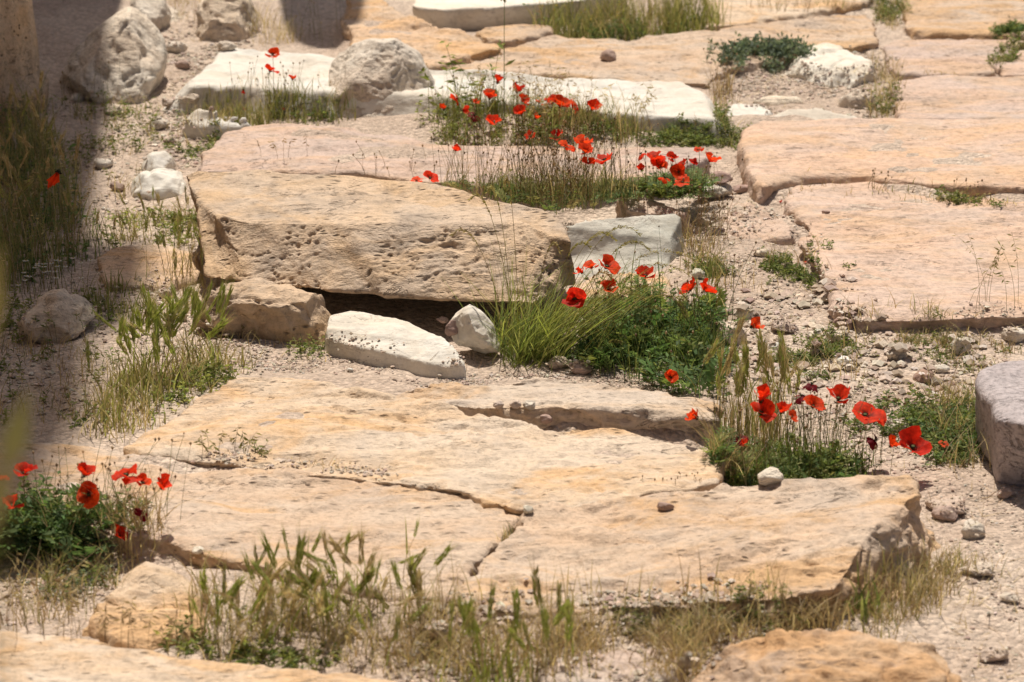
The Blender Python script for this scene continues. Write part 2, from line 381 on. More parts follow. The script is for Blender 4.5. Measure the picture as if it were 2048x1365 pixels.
def boulder(label, sil, contact, depth, z0=0.0, vox=.008, sm=4, kind='rock', amp=1.0, mat='cream', name='boulder', cat='boulder', group=None, front=.55, hm=True, sink=.02, chips=11):
    """a rock from its outline seen from the front: own distance, real size and depth"""
    xs = [p[0] for p in sil]; y0 = at_z((min(xs) + max(xs)) / 2, contact, z0)[1]
    Yp = y0 + depth * .5
    S = np.array([at_y(p[0], p[1], Yp) for p in sil]); S = dens(S, .03); c = S.mean(0)
    zb = max(S[:, 2].min(), z0 - sink) ; S[:, 2] = np.maximum(S[:, 2], zb)
    rings = []
    for s, sx, sz in ((-.5, .62, front), (-.34, .88, front * .45 + .55), (-.08, 1, 1), (.2, .97, .97), (.42, .8, .8), (.5, .5, .5)):
        R = S.copy(); R[:, 0] = c[0] + (S[:, 0] - c[0]) * sx; R[:, 1] = Yp + s * depth; R[:, 2] = zb + (S[:, 2] - zb) * sz
        rings.append(R)
    me = loft(rings); me, V, N = remeshed(me, vox, sm)
    cc = (V.min(0) + V.max(0)) / 2; r = np.random.default_rng(NST[0] + 40)
    for q in range(chips):
        d = r.normal(size=3) * [1, .8, .9]; d /= np.linalg.norm(d)
        if d[1] > .3: d[1] *= -1
        t = (V - cc) @ d; h = t.max() * r.uniform(.72, .93); V = V - np.clip(t - h, 0, None)[:, None] * d * .93
    me.vertices.foreach_set('co', V.astype(np.float32).ravel()); me.update(); N = np.empty(len(V) * 3, np.float32); me.vertices.foreach_get('normal', N); N = N.reshape(-1, 3).astype(float)
    return finish(name, label, cat, me, V, N, kind, amp, mat, group, hm=hm)

# ---- foreground paving
G1 = 'worn paving slabs of the old street'
slab('long golden slab across the bottom left corner, below the rounded boulder', [(-120,1245),(60,1258),(200,1275),(400,1308),(600,1328),(760,1348),(930,1368),(1000,1400),(900,1520),(-120,1520)], .11, mat='pale', group=G1, zs=0.5)
slab('big tilted golden slab at the right foreground with broken shaded right end', [(912,1196,.06),(960,1112,.075),(1066,1024,.09),(1160,1008,.095),(1300,988,.105),(1440,972,.115),(1560,966,.125),(1700,956,.14),(1795,955,.15),(1836,985,.14),(1800,1020,.145),(1720,1080,.13),(1665,1175,.105),(1560,1192,.09),(1400,1204,.08),(1200,1216,.07),(1000,1230,.06),(930,1218,.06)],
     bot=[(925,1290),(968,1210),(1066,1124),(1160,1110),(1300,1088),(1440,1074),(1560,1068),(1700,1060),(1800,1062),(1872,1100),(1880,1130),(1830,1180),(1715,1262),(1560,1290),(1400,1295),(1200,1300),(1000,1310),(940,1300)], zb=-.02, vox=.0065, amp=1.25, mat='gold', group=G1, zs=1.0, inset=-.008, banked=False)
slab('wide golden slab behind the bottom left poppies, its back corner in shadow', [(-140,875),(60,880),(180,892),(300,912),(420,930),(560,948),(700,962),(900,982),(1056,1022),(955,1108),(905,1192),(800,1192),(650,1150),(430,1112),(330,1085),(240,1062),(100,1050),(-140,1040)], .12, vox=.0065, amp=1.2, mat='gold', group=G1, zs=0.48, inset=-.008)
slab('golden slab rising to a ridge in the middle of the foreground', [(258,892,.11),(330,842,.13),(420,790,.15),(485,755,.16),(560,750,.165),(640,765,.165),(760,795,.16),(860,812,.15),(960,836,.145),(1100,852,.14),(1250,862,.13),(1432,900,.12),(1440,970,.12),(1290,985,.12),(1160,1005,.12),(1060,1018,.12),(900,974,.12),(700,952,.12),(560,938,.12),(420,922,.115),(300,905,.11)], vox=.0065, amp=1.1, mat='pale', group=G1, zs=0.6, inset=-.008)
slab('low pale slab with rough front edge below the dark green poppy leaves', [(720,795,.075),(780,778,.08),(870,765,.09),(1000,756,.09),(1080,751,.09),(1200,764,.09),(1330,776,.085),(1440,798,.085),(1450,835,.085),(1250,822,.09),(1100,812,.09),(1000,812,.09),(900,806,.085),(760,803,.075)],
     flare=.015, mat='pale', amp=1.2, vox=.006, group=G1, zs=0.95)
slab('rounded orange stone lying at the bottom right edge of the photo', [(1395,1350,.05),(1450,1300,.09),(1540,1262,.125),(1620,1246,.14),(1700,1250,.14),(1790,1272,.125),(1880,1280,.12),(1912,1310,.10),(1925,1400,.09),(1700,1440,.12),(1420,1420,.05)], flare=.05, sm=8, kind='rock', amp=.7, vox=.007, mat='orange', name='rounded_stone', cat='stone')
slab('flat pale stone low in the grass at the bottom centre', [(1085,1325),(1150,1300),(1250,1288),(1360,1296),(1375,1330),(1300,1370),(1100,1370)], .045, flare=.03, sm=10, mat='ledge', name='flat_stone', cat='stone')
slab('sunken golden stone beside the barley at the bottom left', [(190,1235,.03),(205,1180,.05),(240,1135,.075),(290,1112,.085),(350,1130,.08),(410,1165,.07),(432,1210,.05),(420,1255,.03),(330,1275,.02),(230,1270,.02)], flare=.04, sm=12, kind='rock', amp=.8, mat='pale', name='rounded_stone', cat='stone')

# ---- the big block and what it rests on
slab('large pitted travertine block propped over a dark hollow', [(378,352,.23),(400,343,.24),(560,345,.25),(700,350,.25),(870,366,.25),(1000,398,.25),(1090,425,.24),(1128,455,.225),(1128,482,.21),(1060,452,.235),(900,448,.24),(700,448,.24),(520,440,.235),(430,432,.225),(395,405,.22)],
     bot=[(410,415,.07),(420,405,.07),(560,405,.07),(700,412,.07),(870,430,.07),(1000,462,.07),(1080,492,.07),(1135,520,.075),(1140,570,.08),(1066,612,.09),(900,602,.092),(780,592,.094),(640,580,.095),(500,570,.092),(412,556,.088)],
     vox=.005, sm=8, kind='trav', mat='trav', name='travertine_block', cat='stone block', inset=0)
boulder('orange brown rubble stone under the left end of the travertine block', [(380,650),(398,590),(440,560),(520,562),(600,572),(655,592),(672,640),(668,690),(560,698),(420,685)], 694, .20, mat='trav', amp=.7, sm=3, vox=.006, name='prop_stone', cat='stone', front=.8, chips=5)
slab('long white marble fragment lying below the hollow under the block', [(652,655,.065),(660,630,.078),(700,618,.08),(760,626,.078),(830,645,.075),(890,672,.07),(920,705,.05),(932,730,.03),(915,738,.02),(860,726,.03),(780,708,.035),(700,690,.04),(655,676,.045)], zb=-.05, flare=.01, kind='marble', amp=1.5, mat='white', sm=3, vox=.005, name='marble_fragment', cat='stone', inset=0, edge=.008)
boulder('upright white stone wedge between the marble fragment and the green tuft', [(892,655),(915,625),(938,608),(970,622),(990,650),(1006,680),(1003,705),(965,722),(925,700),(905,680)], 722, .12, mat='white', kind='rock', amp=.35, sm=2, vox=.005, name='white_stone', cat='stone', front=.75, chips=16)
slab('grey veined marble block leaning behind the central poppies', [(1116,452,.11),(1180,434,.125),(1270,425,.125),(1350,418,.125),(1366,430,.115),(1348,478,.07),(1330,516,.03),(1250,522,.025),(1135,517,.025)],
     bot=[(1130,520,.02),(1180,515,.0),(1270,505,.0),(1350,500,.0),(1366,510,.0),(1350,560,-.03),(1334,590,-.04),(1250,595,-.04),(1140,590,-.04)], kind='marble', amp=1.6, mat='greymarble', sm=4, vox=.007, name='marble_block', cat='stone block', inset=0)
slab('low orange stone in the straw below the grey marble block', [(1140,575,.05),(1190,548,.06),(1260,540,.065),(1330,550,.055),(1345,585,.04),(1280,625,.03),(1170,625,.03)], flare=.03, mat='gold', name='flat_stone', cat='stone', amp=.8)
slab('long golden slab lying right behind the travertine block', [(402,300,.17),(425,285,.17),(470,250,.165),(600,250,.17),(700,256,.17),(860,284,.17),(1130,291,.165),(1400,296,.155),(1432,312,.15),(1330,350,.14),(1230,360,.14),(1050,368,.14),(880,362,.16),(700,346,.165),(560,341,.165),(430,340,.165),(396,335,.16)], zb=-.03, vox=.009, mat='pink', group=G1, amp=.9, zs=0.7)
slab('small pinkish slab showing between two poppy clumps', [(1225,374,.10),(1290,385,.10),(1345,402,.09),(1400,430,.07),(1345,432,.07),(1240,415,.09)], mat='ledge', vox=.008, group=G1)

# ---- right-hand paving
slab('long pinkish slab of the right paving with rounded left corner', [(1484,290,.14),(1490,258,.14),(1520,240,.14),(1700,238,.14),(1900,238,.14),(2160,240,.14),(2160,378,.12),(2048,376,.12),(1880,370,.12),(1740,352,.12),(1640,352,.12),(1560,362,.12),(1522,372,.125),(1500,345,.135)], flare=.03, sm=12, mat='pink', group=G1, zs=0.75, inset=.0, edge=.005, amp=.7)
slab('broadest pinkish slab at the right with ragged shaded front edge', [(1566,400,.10),(1590,372,.10),(1640,362,.10),(1740,368,.10),(1880,386,.10),(2048,392,.10),(2170,394,.10),(2170,620,.09),(2048,628,.09),(1900,634,.09),(1800,636,.09),(1715,636,.09),(1680,622,.09),(1662,590,.09),(1640,540,.095),(1618,510,.095),(1592,482,.095),(1612,455,.10),(1590,425,.10)], flare=-.02, mat='pink', vox=.008, amp=.9, group=G1, zs=0.62, inset=.0, edge=.008)
slab('right paving slab just behind the long pinkish one', [(1785,172),(1800,156),(1900,152),(2000,152),(2160,150),(2160,238),(1900,240),(1800,240),(1790,215)], .09, sm=12, mat='pink', group=G1, zs=0.5, inset=.0, edge=.005, amp=.7)
slab('greyish right paving slab with grass in its front joint', [(1772,98),(1785,78),(1900,76),(2048,84),(2030,105),(2000,118),(1990,142),(1900,148),(1800,150),(1778,135)], .09, sm=12, mat='pink', group=G1, zs=0.4, inset=.0, edge=.008)
slab('small corner slab at the right edge beyond a slanting grassy joint', [(2012,112),(2060,98),(2160,96),(2160,146),(2000,147),(2000,132)], .085, mat='pink', group=G1, zs=0.4, inset=.0, edge=.008)
slab('farthest right slab in the top right corner', [(1812,-60),(1900,-65),(2180,-60),(2180,72),(1980,70),(1830,62),(1808,50)], .09, sm=12, mat='gold', group=G1, zs=0.45, inset=.0, edge=.008)
slab('mauve granite block cut off by the right edge of the photo', [(1948,760,.17),(1958,735,.185),(2000,724,.19),(2170,714,.19),(2190,850,.19),(2060,850,.185),(1990,835,.175),(1960,800,.165)],
     bot=[(1952,870,0),(1965,830,0),(2000,820,0),(2170,815,0),(2200,985,-.01),(2060,985,-.01),(1990,980,-.01),(1962,930,0)], sm=14, kind='marble', mat='granite', name='granite_block', cat='stone block', inset=0)

# ---- back: marble beam, golden slabs, pale fragments
slab('long white marble beam lying across the back of the poppy bed', [(384,170,.13),(372,160,.13),(430,118,.14),(450,94,.15),(560,99,.16),(690,112,.17),(870,132,.17),(1100,150,.17),(1370,162,.16),(1408,180,.15),(1424,238,.12),(1250,226,.13),(1100,207,.14),(870,190,.14),(640,180,.14),(480,172,.135)], zb=-.02, flare=.11, kind='marble', mat='white', sm=18, vox=.008, name='marble_beam', cat='stone beam', amp=1.4, zs=0.78)
slab('broad golden slab behind the right half of the marble beam', [(1010,92,.12),(1100,74,.12),(1240,70,.12),(1400,64,.12),(1560,42,.12),(1700,24,.12),(1742,24,.12),(1758,86,.10),(1600,108,.10),(1440,142,.10),(1420,165,.10),(1200,158,.11),(870,132,.11),(930,110,.115)], sm=10, mat='gold', group=G1, amp=1.3, zs=0.45)
slab('sloping golden slab behind the left half of the marble beam', [(690,30,.18),(700,-30,.24),(770,-10,.24),(800,18,.22),(880,48,.19),(1000,80,.14),(1015,92,.13),(930,112,.12),(860,130,.115),(760,118,.12),(700,90,.14)], sm=10, mat='gold', group=G1, amp=1.2, zs=0.6)
slab('narrow golden ledge stone between the sloping slab and the far marble', [(935,62,.12),(960,50,.13),(1060,48,.13),(1110,52,.12),(1090,70,.11),(1010,84,.10)], vox=.01, mat='gold', name='ledge_stone', cat='stone', zs=0.55)
slab('far white marble beam with brown shaded front at the top of the photo', [(820,10,.20),(850,-30,.20),(1000,-60,.20),(1250,-70,.20),(1255,-8,.20),(1150,2,.20),(1050,10,.20),(880,20,.20)], zb=.0, flare=-.02, kind='marble', mat='white', vox=.010, name='marble_beam', cat='stone beam', zs=0.5)
slab('pale slab under the bushes at the top edge right of the grass clump', [(1400,52),(1420,-30),(1560,-60),(1760,-60),(1750,0),(1600,26),(1500,44)], .10, mat='pale', vox=.011, group=G1, zs=0.4)
boulder('rough white rock lying beside the far right paving', [(1550,172),(1560,150),(1600,116),(1660,104),(1740,112),(1748,150),(1740,178),(1640,180)], 182, .55, mat='white', amp=.6, name='white_rock', cat='rock', front=.12, sm=5)
slab('smooth white marble piece half buried behind the long pinkish slab', [(1535,232,.04),(1580,215,.06),(1640,212,.065),(1720,228,.05),(1740,245,.03),(1640,258,.03),(1540,252,.03)], kind='marble', mat='white', sm=8, name='marble_fragment', cat='stone', flare=.03)
slab('flat white marble piece at the right end of the marble beam', [(1432,222,.05),(1470,206,.055),(1530,205,.05),(1545,222,.045),(1500,240,.04),(1440,244,.035)], kind='marble', mat='white', sm=6, name='marble_fragment', cat='stone')
slab('small pale rock between the white rock and the far right paving', [(1672,185,.05),(1700,172,.06),(1740,172,.06),(1748,190,.05),(1710,197,.04)], mat='cream', kind='rock', amp=.5, name='white_rock', cat='rock')
slab('thin pale stone flake lying in the back gravel left of the white rock', [(1500,200,.04),(1540,188,.045),(1600,190,.045),(1610,203,.035),(1540,208,.03)], mat='cream', kind='marble', name='flat_stone', cat='stone')
slab('broken white marble flake with pink streaks beside the back left soil', [(358,242,.05),(370,226,.07),(395,210,.09),(430,218,.09),(480,234,.07),(530,246,.05),(470,254,.04),(400,258,.03)], kind='marble', mat='white', sm=5, name='marble_fragment', cat='stone', amp=1.5)

# ---- boulders at the back left
boulder('big pale boulder at the back left, half in the column shadow', [(118,200),(122,140),(150,95),(200,50),(255,18),(285,35),(310,60),(326,100),(326,165),(312,200),(220,212)], 205, .50, mat='cream', amp=.55, front=.25, sm=3)
boulder('pale rock peeking out behind the big back left boulder', [(250,70),(256,10),(285,-30),(322,-10),(342,35),(336,80),(300,88)], 88, .34, mat='cream', amp=.6, front=.3)
boulder('small grey white rock right behind the big boulder', [(305,70),(308,20),(340,12),(378,42),(376,64),(335,72)], 72, .28, mat='cream', amp=.5, front=.3)
boulder('rounded white boulder at the top edge left of the shadow patch', [(396,84),(400,15),(425,-25),(475,-25),(506,25),(524,70),(508,96),(440,94)], 96, .42, mat='cream', amp=.6, front=.25, chips=7)
boulder('large pitted cream boulder sitting in front of the marble beam', [(700,235),(664,185),(658,140),(690,100),(730,82),(790,78),(835,112),(868,165),(876,205),(840,252),(790,262),(750,252)], 256, .42, mat='cream', kind='pit', amp=1.0, front=.18, sm=3, vox=.006, sink=.05, chips=6)
boulder('upper of two small white stones left of the golden slab', [(282,350),(284,322),(300,308),(330,303),(345,315),(356,340),(350,355)], 356, .16, mat='white', amp=.35, front=.2, vox=.006, name='white_stone', cat='stone')
boulder('lower of two small white stones left of the golden slab', [(262,400),(262,365),(285,348),(340,342),(372,350),(376,372),(350,392),(310,405)], 405, .18, mat='white', amp=.4, front=.2, vox=.006, name='white_stone', cat='stone')
boulder('white boulder in deep shadow at the left edge', [(28,685),(34,640),(70,598),(118,583),(165,598),(208,636),(190,670),(120,690)], 690, .22, mat='cream', amp=.6, vox=.007)

# ---- ledges and single stones of the rubble
slab('low pink rock ledge beside the left corner of the broad slab', [(1430,428,.06),(1450,410,.06),(1530,408,.07),(1575,432,.07),(1590,470,.06),(1500,480,.04),(1450,462,.045)], mat='ledge', kind='rock', amp=.45, name='rock_ledge', cat='rock', zs=0.7)
slab('pale flat ground ledge behind the travertine block on its left side', [(190,510,.05),(230,492,.055),(330,490,.06),(400,500,.06),(420,545,.05),(330,570,.04),(200,572,.035)], mat='gold', name='rock_ledge', cat='rock', amp=.7, zs=0.55)
# soil banked up against the paving
def box(a, r):
    for ax in (0, 1):
        c = np.cumsum(np.pad(a, [(r + 1, r) if k == ax else (0, 0) for k in (0, 1)], mode='edge'), ax)
        a = (np.take(c, range(2 * r + 1, c.shape[ax]), ax) - np.take(c, range(0, c.shape[ax] - 2 * r - 1), ax)) / (2 * r + 1)
    return a
BK = box(box(box(np.maximum(PM, 0), 4), 4), 3)
def bank(x, y):
    i = ((x - HX0) / HC).astype(int); j = ((y - HY0) / HC).astype(int); ok = (i >= 0) & (i < HNX) & (j >= 0) & (j < HNY)
    b = np.where(ok, BK[np.clip(i, 0, HNX - 1), np.clip(j, 0, HNY - 1)], 0); P = np.stack([x, y, 0 * x], -1)
    return b * np.clip(.90 + .24 * fbm(P * 5, 3, 77), .5, 1.12) - .009 + .003 * fbm(P * 25, 2, 5)
X, Y = np.meshgrid(gx, gy, indexing='ij'); Z = np.maximum(soil_h(X, Y), bank(X, Y))
nx, ny = X.shape; I = np.arange(nx * ny).reshape(nx, ny)
Fq = np.stack([I[:-1, :-1], I[1:, :-1], I[1:, 1:], I[:-1, 1:]], -1).reshape(-1, 4)
ground = link('ground', mesh_np('ground', np.stack([X, Y, Z], -1).reshape(-1, 3), Fq, M['soil'])); ground['kind'] = 'structure'

_mx, _my = np.meshgrid(_hx, _hy, indexing='ij'); HM = np.maximum(HM, bank(_mx, _my))
LS = [  # label, x, y, wide, high, material
 ('white spotted stone between the clover patch and the right foreground poppies', 1796, 866, 42, 32, 'cream'),
 ('white stone leaning on the back edge of the big foreground slab', 1536, 966, 60, 34, 'cream'),
 ('round rose pebble left of the white one, in the rubble', 1455, 640, 30, 26, 'rose'),
 ('white pebble right of the round rose pebble', 1488, 640, 40, 24, 'white'),
 ('rose stone lodged under the ragged edge of the broad right slab', 1690, 662, 46, 28, 'rose'),
 ('flat tan stone in the rubble behind the lone cupped poppy', 1568, 670, 64, 26, 'ledge'),
 ('large pale stone half hidden behind the dark green leaves', 1462, 695, 70, 58, 'cream'),
 ('brown stone on the bare path at the lower right, the left of two', 1892, 1046, 56, 30, 'rose'),
 ('pale stone casting a small dark shadow on the bare path', 1948, 1080, 52, 46, 'cream'),
 ('flat white stone lying on the bare path near the shaded slab end', 1962, 1160, 70, 26, 'cream'),
 ('pale tan stone embedded in the path above the two lower right stones', 1905, 1012, 90, 22, 'ledge'),
 ('small white stone in front of the green grass tuft', 1115, 742, 46, 26, 'cream'),
 ('small rose stone in front of the green grass tuft', 1160, 752, 50, 24, 'rose'),
 ('white stone lying at the corner of the long pinkish slab', 1428, 402, 80, 36, 'cream'),
 ('dark rose stone against the left side of the long pinkish slab', 1486, 390, 46, 20, 'rose'),
 ('brown shaded stone behind the right poppy clump', 1440, 372, 50, 26, 'rose'),
 ('round brown stone sitting on the broad golden back slab', 1218, 124, 40, 28, 'rose'),
 ('small stone lying on top of the big foreground slab', 1332, 1026, 34, 22, 'rose'),
 ('grey pebble in the joint at the corner of three foreground slabs', 1056, 1028, 22, 18, 'greymarble'),
 ('leftmost of four pebbles in the groove behind the ridged slab', 998, 832, 24, 17, 'ledge'),
 ('second from left of four pebbles in the groove behind the ridged slab', 1030, 835, 26, 18, 'ledge'),
 ('third from left of four pebbles in the groove behind the ridged slab', 1060, 840, 26, 20, 'cream'),
 ('rightmost of four pebbles in the groove behind the ridged slab', 1092, 845, 30, 19, 'rose'),
 ('white stone in the rubble in front of the ragged slab edge', 1885, 748, 34, 20, 'white'),
 ('pale block shaped stone in the rubble left of the granite block', 1925, 712, 44, 50, 'cream'),
 ('rose brown stone in the rubble left of the granite block', 1850, 770, 46, 28, 'rose'),
 ('flat white stone in the middle of the rubble', 1690, 733, 44, 18, 'white'),
 ('cream stone in the rubble below the ragged slab corner', 1684, 690, 52, 26, 'cream'),
 ('long pale stone in the rubble right of the lone cupped poppy', 1632, 682, 44, 16, 'cream'),
 ('pale stone in the middle of the rubble near the flat white one', 1795, 722, 40, 26, 'cream'),
 ('small white stone at the left edge of the rubble below the flat tan one', 1552, 704, 30, 18, 'white'),
 ('tan standing splinter in the rubble beside the dry weeds', 1630, 718, 20, 30, 'ledge'),
 ('pale stone at the far right edge of the rubble', 2030, 690, 50, 34, 'cream'),
 ('white stone in the rubble beside the low green patch', 1700, 745, 30, 14, 'white'),
 ('cream stone in the gravel left of the cupped poppy', 1420, 655, 34, 22, 'cream'),
 ('brown stone at the foot of the granite block', 2015, 1000, 40, 24, 'rose'),
 ('pale stone fragment on the shaded soil under the big boulder', 152, 205, 30, 20, 'cream'),
 ('little dark stone on the pink streaked marble flake', 422, 224, 12, 10, 'rose'),
 ('brown rubble piece between the wedge stone and the marble fragment', 905, 668, 34, 34, 'rose'),
 ('small brown stone crumb beside the hollow under the block', 885, 645, 24, 14, 'rose'),
 ('cream pebble on the bare path at the right edge', 2020, 1210, 40, 20, 'cream'),
 ('pale stone at the bottom right corner of the photo', 1990, 1330, 60, 30, 'ledge'),
 ('cream stone in the dry grass at the bottom centre', 880, 1290, 60, 34, 'cream'),
 ('pale stone in the barley near the bottom centre', 830, 1325, 40, 30, 'cream'),
 ('white stone peeking from the grass left of the orange stone', 1375, 1352, 46, 30, 'cream'),
 ('small pale stone in the joint below the wide golden slab', 395, 1130, 26, 16, 'white'),
 ('grey stone in the gravel by the marble block right end', 1395, 560, 30, 22, 'greymarble'),
 ('pale pebble in the gravel left of the pink ledge', 1408, 455, 34, 18, 'cream'),
 ('cream pebble in the gravel below the pink ledge', 1525, 515, 34, 16, 'cream'),
 ('tan pebble in the gravel beside the fallen petal', 1575, 540, 26, 14, 'ledge'),
 ('white pebble lying on the soil below the marble fragment', 700, 745, 14, 9, 'white'),
 ('pale stone on the dirt slope below the rounded white boulder', 452, 104, 40, 22, 'cream'),
 ('pale stone on the dirt slope right of the big boulder', 352, 108, 44, 26, 'cream'),
 ('rose stone on the dirt slope right of the big boulder', 365, 140, 30, 20, 'rose'),
 ('cream stone where the dirt slope meets the marble beam', 384, 205, 36, 20, 'cream'),
 ('small pale stone in the dirt at the foot of the big boulder', 335, 218, 30, 18, 'ledge'),
 ('pale stone half in shadow beside the path of dirt', 318, 262, 40, 24, 'cream'),
 ('tan stone in the dirt above the two white stones', 338, 288, 28, 16, 'ledge'),
 ('shaded stone below the big boulder', 225, 232, 40, 22, 'cream'),
 ('shaded stone left of the two white stones', 205, 340, 44, 26, 'cream'),
 ('shaded brown stone between grass and white stones', 232, 385, 34, 22, 'rose'),
 ('pale stone left of the prop stone', 330, 600, 34, 20, 'ledge'),
 ('small pale stone between shadow and prop stone', 362, 645, 30, 18, 'cream'),
 ('flat rose flake on the broad right slab', 1652, 428, 18, 8, 'rose'),
]
def icos(sub=2):
    import bmesh
    bm = bmesh.new(); bmesh.ops.create_icosphere(bm, subdivisions=sub, radius=1.0)
    V = np.array([v.co[:] for v in bm.verts]); F = np.array([[v.index for v in f.verts] for f in bm.faces]); bm.free(); return V, F
IV, IF = icos(4)
def loose_stones():
    for k, (lab, x, y, wpx, hpx, mat) in enumerate(LS):
        p = pick(x, y)[0]; s = math.hypot(p[1], CAM_H) / FPX
        a = wpx * s / 2; c = max(hpx * s / 2, a * .35); b = a * random.uniform(.7, 1.0)
        Q = IV * 1.0; n = Q / np.linalg.norm(Q, axis=1, keepdims=True)
        # chipped faces: clip by a few random planes
        for q in range(9):
            d = rng.normal(size=3); d /= np.linalg.norm(d); h = rng.uniform(.62, .9); t = Q @ d
            Q = Q - np.clip(t - h, 0, None)[:, None] * d * .92
        Q = Q * (1 + .10 * fbm(n * 2.1 + k * 9.7, 3, k) + .04 * fbm(n * 7 + k, 2, k))[:, None]
        V = Q * [a, b, c]; r = random.uniform(-.6, .6); R = np.array([[math.cos(r), -math.sin(r), 0], [math.sin(r), math.cos(r), 0], [0, 0, 1]])
        V = V @ R.T; V[:, 2] -= V[:, 2].min() + c * .3
        base = np.array([p[0], p[1] + b * .9, 0]); base[2] = top_z(base[0], base[1])
        if abs(base[2] - p[2]) > .03: base[1] = p[1]; base[2] = p[2]
        o = link('loose_stone', mesh_np('loose_stone', V, IF, M[mat]), None, base); tag(o, lab, 'stone', 'loose stones')
        hm_add(V + base)
loose_stones()

# ---- standing remains at the left whose shade falls into the picture
def lathe(prof, seg, mat, flutes=0, depth=.0, name='m'):
    prof = np.array(prof); a = np.linspace(0, 2 * math.pi, seg, endpoint=False)
    fl = 1 - depth * (np.abs(np.sin(a * flutes / 2)) < .35) if flutes else np.ones(seg)
    V = np.stack([prof[:, 0][:, None] * (np.cos(a) * fl), prof[:, 0][:, None] * (np.sin(a) * fl), np.repeat(prof[:, 1][:, None], seg, 1)], -1)
    P = V.reshape(-1, 3); n = len(prof); i = np.arange(n * seg).reshape(n, seg)
    F = np.stack([i[:-1], np.roll(i[:-1], -1, 1), np.roll(i[1:], -1, 1), i[1:]], -1).reshape(-1, 4)
    P = P * np.concatenate([1 + .02 * fbm(P * 4, 3, 5)[:, None].repeat(2, 1), np.ones((len(P), 1))], 1)
    tc = len(P); P = np.vstack([P, [0, 0, prof[-1, 1]]]); Ft = np.stack([i[-1], np.roll(i[-1], -1), np.full(seg, tc)], -1)
    return mesh_np(name, P, [F, Ft], mat)
def boxm(name, sx, sy, z0, z1, mat):
    V = [(x, y, z) for z in (z0, z1) for y in (-sy, sy) for x in (-sx, sx)]
    return mesh_np(name, V, np.array([(0, 2, 3, 1), (4, 5, 7, 6), (0, 1, 5, 4), (2, 6, 7, 3), (0, 4, 6, 2), (1, 3, 7, 5)]), mat, False)
# weathered pillar stub seen in the top left corner
pe = empty('pillar_stub', at_z(-95, 215, 0.0)); tag(pe, 'weathered brown pillar standing in shadow in the top left corner', 'pillar')
zz = np.linspace(-.05, 1.6, 60)
link('shaft', lathe([(.30 + .012 * math.sin(z * 9) + (.03 if z < .1 else 0), z) for z in zz], 96, M['trav'], 20, .035, 'shaft'), pe)
# tall column behind, beyond the top left corner
ce = empty('tall_column', (-2.20, 12.75, 0)); tag(ce, 'tall stone column rising out of view beyond the top left corner', 'column')
link('shaft', lathe([(.62, -.05), (.62, .25), (.50, .3)] + [(.50 - .006 * z, z) for z in np.linspace(.4, 11.0, 24)] + [(.43, 11.1)], 64, M['pale'], 0, 0, 'shaft'), ce)
link('console', boxm('console', .22, .25, 12.5, 13.5, M['pale']), ce, (.36, 0, 0))
link('capital', lathe([(.43, 11.1), (.44, 11.9), (.46, 12.5), (.44, 13.0), (.45, 14.0), (.47, 14.2), (.47, 14.4)], 48, M['pale'], 12, .06, 'capital'), ce)
link('entablature', boxm('entablature', .42, .42, 14.4, 16.7, M['pale']), ce, (0, 0, 0))
# broken column whose shadow ends beside the pitted boulder
be = empty('broken_column', (-.93, 12.95, 0)); tag(be, 'broken column standing just beyond the top edge left of centre', 'column')
link('shaft', lathe([(.20, -.05), (.20, .2)] + [(.165, z) for z in np.linspace(.25, 3.4, 10)] + [(.17, 4.4), (.12, 5.4)], 48, M['pale'], 0, 0, 'shaft'), be)

# wall added out of view on the left to cut the skylight there
we = empty('skylight_block_wall', (-1.75, 5.2, 0)); tag(we, 'added unseen wall of big stone blocks just outside the left edge, cutting the skylight', 'wall')
for c_ in range(7):
    n_ = 8; off_ = .5 * (c_ % 2)
    for k_ in range(n_ - (c_ == 6) * 2):
        y_ = 3.6 + (k_ + off_) * .98; x_ = -1.42 - (y_ - 3.6) * .178 - .48 + random.uniform(-.03, .03)
        bl = link('wall_block', boxm('wall_block', .22, .478, .0, .55, M['trav']), we, (x_ + 1.75, y_ - 5.2, c_ * .56 - .02)); bl.rotation_euler = (0, 0, .176); b_ = bl.modifiers.new('b', 'BEVEL'); b_.width = .02; b_.segments = 2

# ------------------------------------------------------------------ plants
class Acc:
    def __init__(s): s.V, s.F, s.C, s.n = [], {3: [], 4: []}, [], 0
    def add(s, V, faces, C):
        """V (N,k,3), faces: list of (m,3)/(m,4) local arrays, C (N,k,3)"""
        N, k = V.shape[:2]; off = s.n + np.arange(N)[:, None, None] * k
        for f in faces:
            f = np.asarray(f); s.F[f.shape[1]].append((f[None] + off).reshape(-1, f.shape[1]))
        s.V.append(V.reshape(-1, 3)); s.C.append(np.broadcast_to(C, V.shape).reshape(-1, 3)); s.n += N * k
    def mesh(s, name, mat='veg', origin=(0, 0, 0), smooth=True):
        F = [np.concatenate(f) for f in s.F.values() if f]
        return mesh_np(name, np.concatenate(s.V) - np.asarray(origin), F, M[mat], smooth, np.clip(np.concatenate(s.C), 0, 1))
def U(a, b, n): return rng.uniform(a, b, n)
def pal(cols, n, var=.15):
    c = np.array(cols)[rng.integers(0, len(cols), n)]; return c * (1 + rng.normal(0, var, (n, 1))) * (1 + rng.normal(0, .025, (n, 3)))
GREEN = [(.21, .26, .075), (.26, .30, .10), (.17, .23, .07), (.31, .32, .12)]
DGREEN = [(.13, .22, .075), (.16, .25, .09), (.19, .27, .10), (.11, .18, .07)]
OLIVE = [(.32, .29, .13), (.38, .33, .17), (.27, .27, .11)]
STRAW = [(.60, .48, .28), (.54, .42, .25), (.66, .55, .35), (.48, .37, .22)]
BROWN = [(.40, .28, .17), (.46, .34, .21), (.32, .22, .14)]
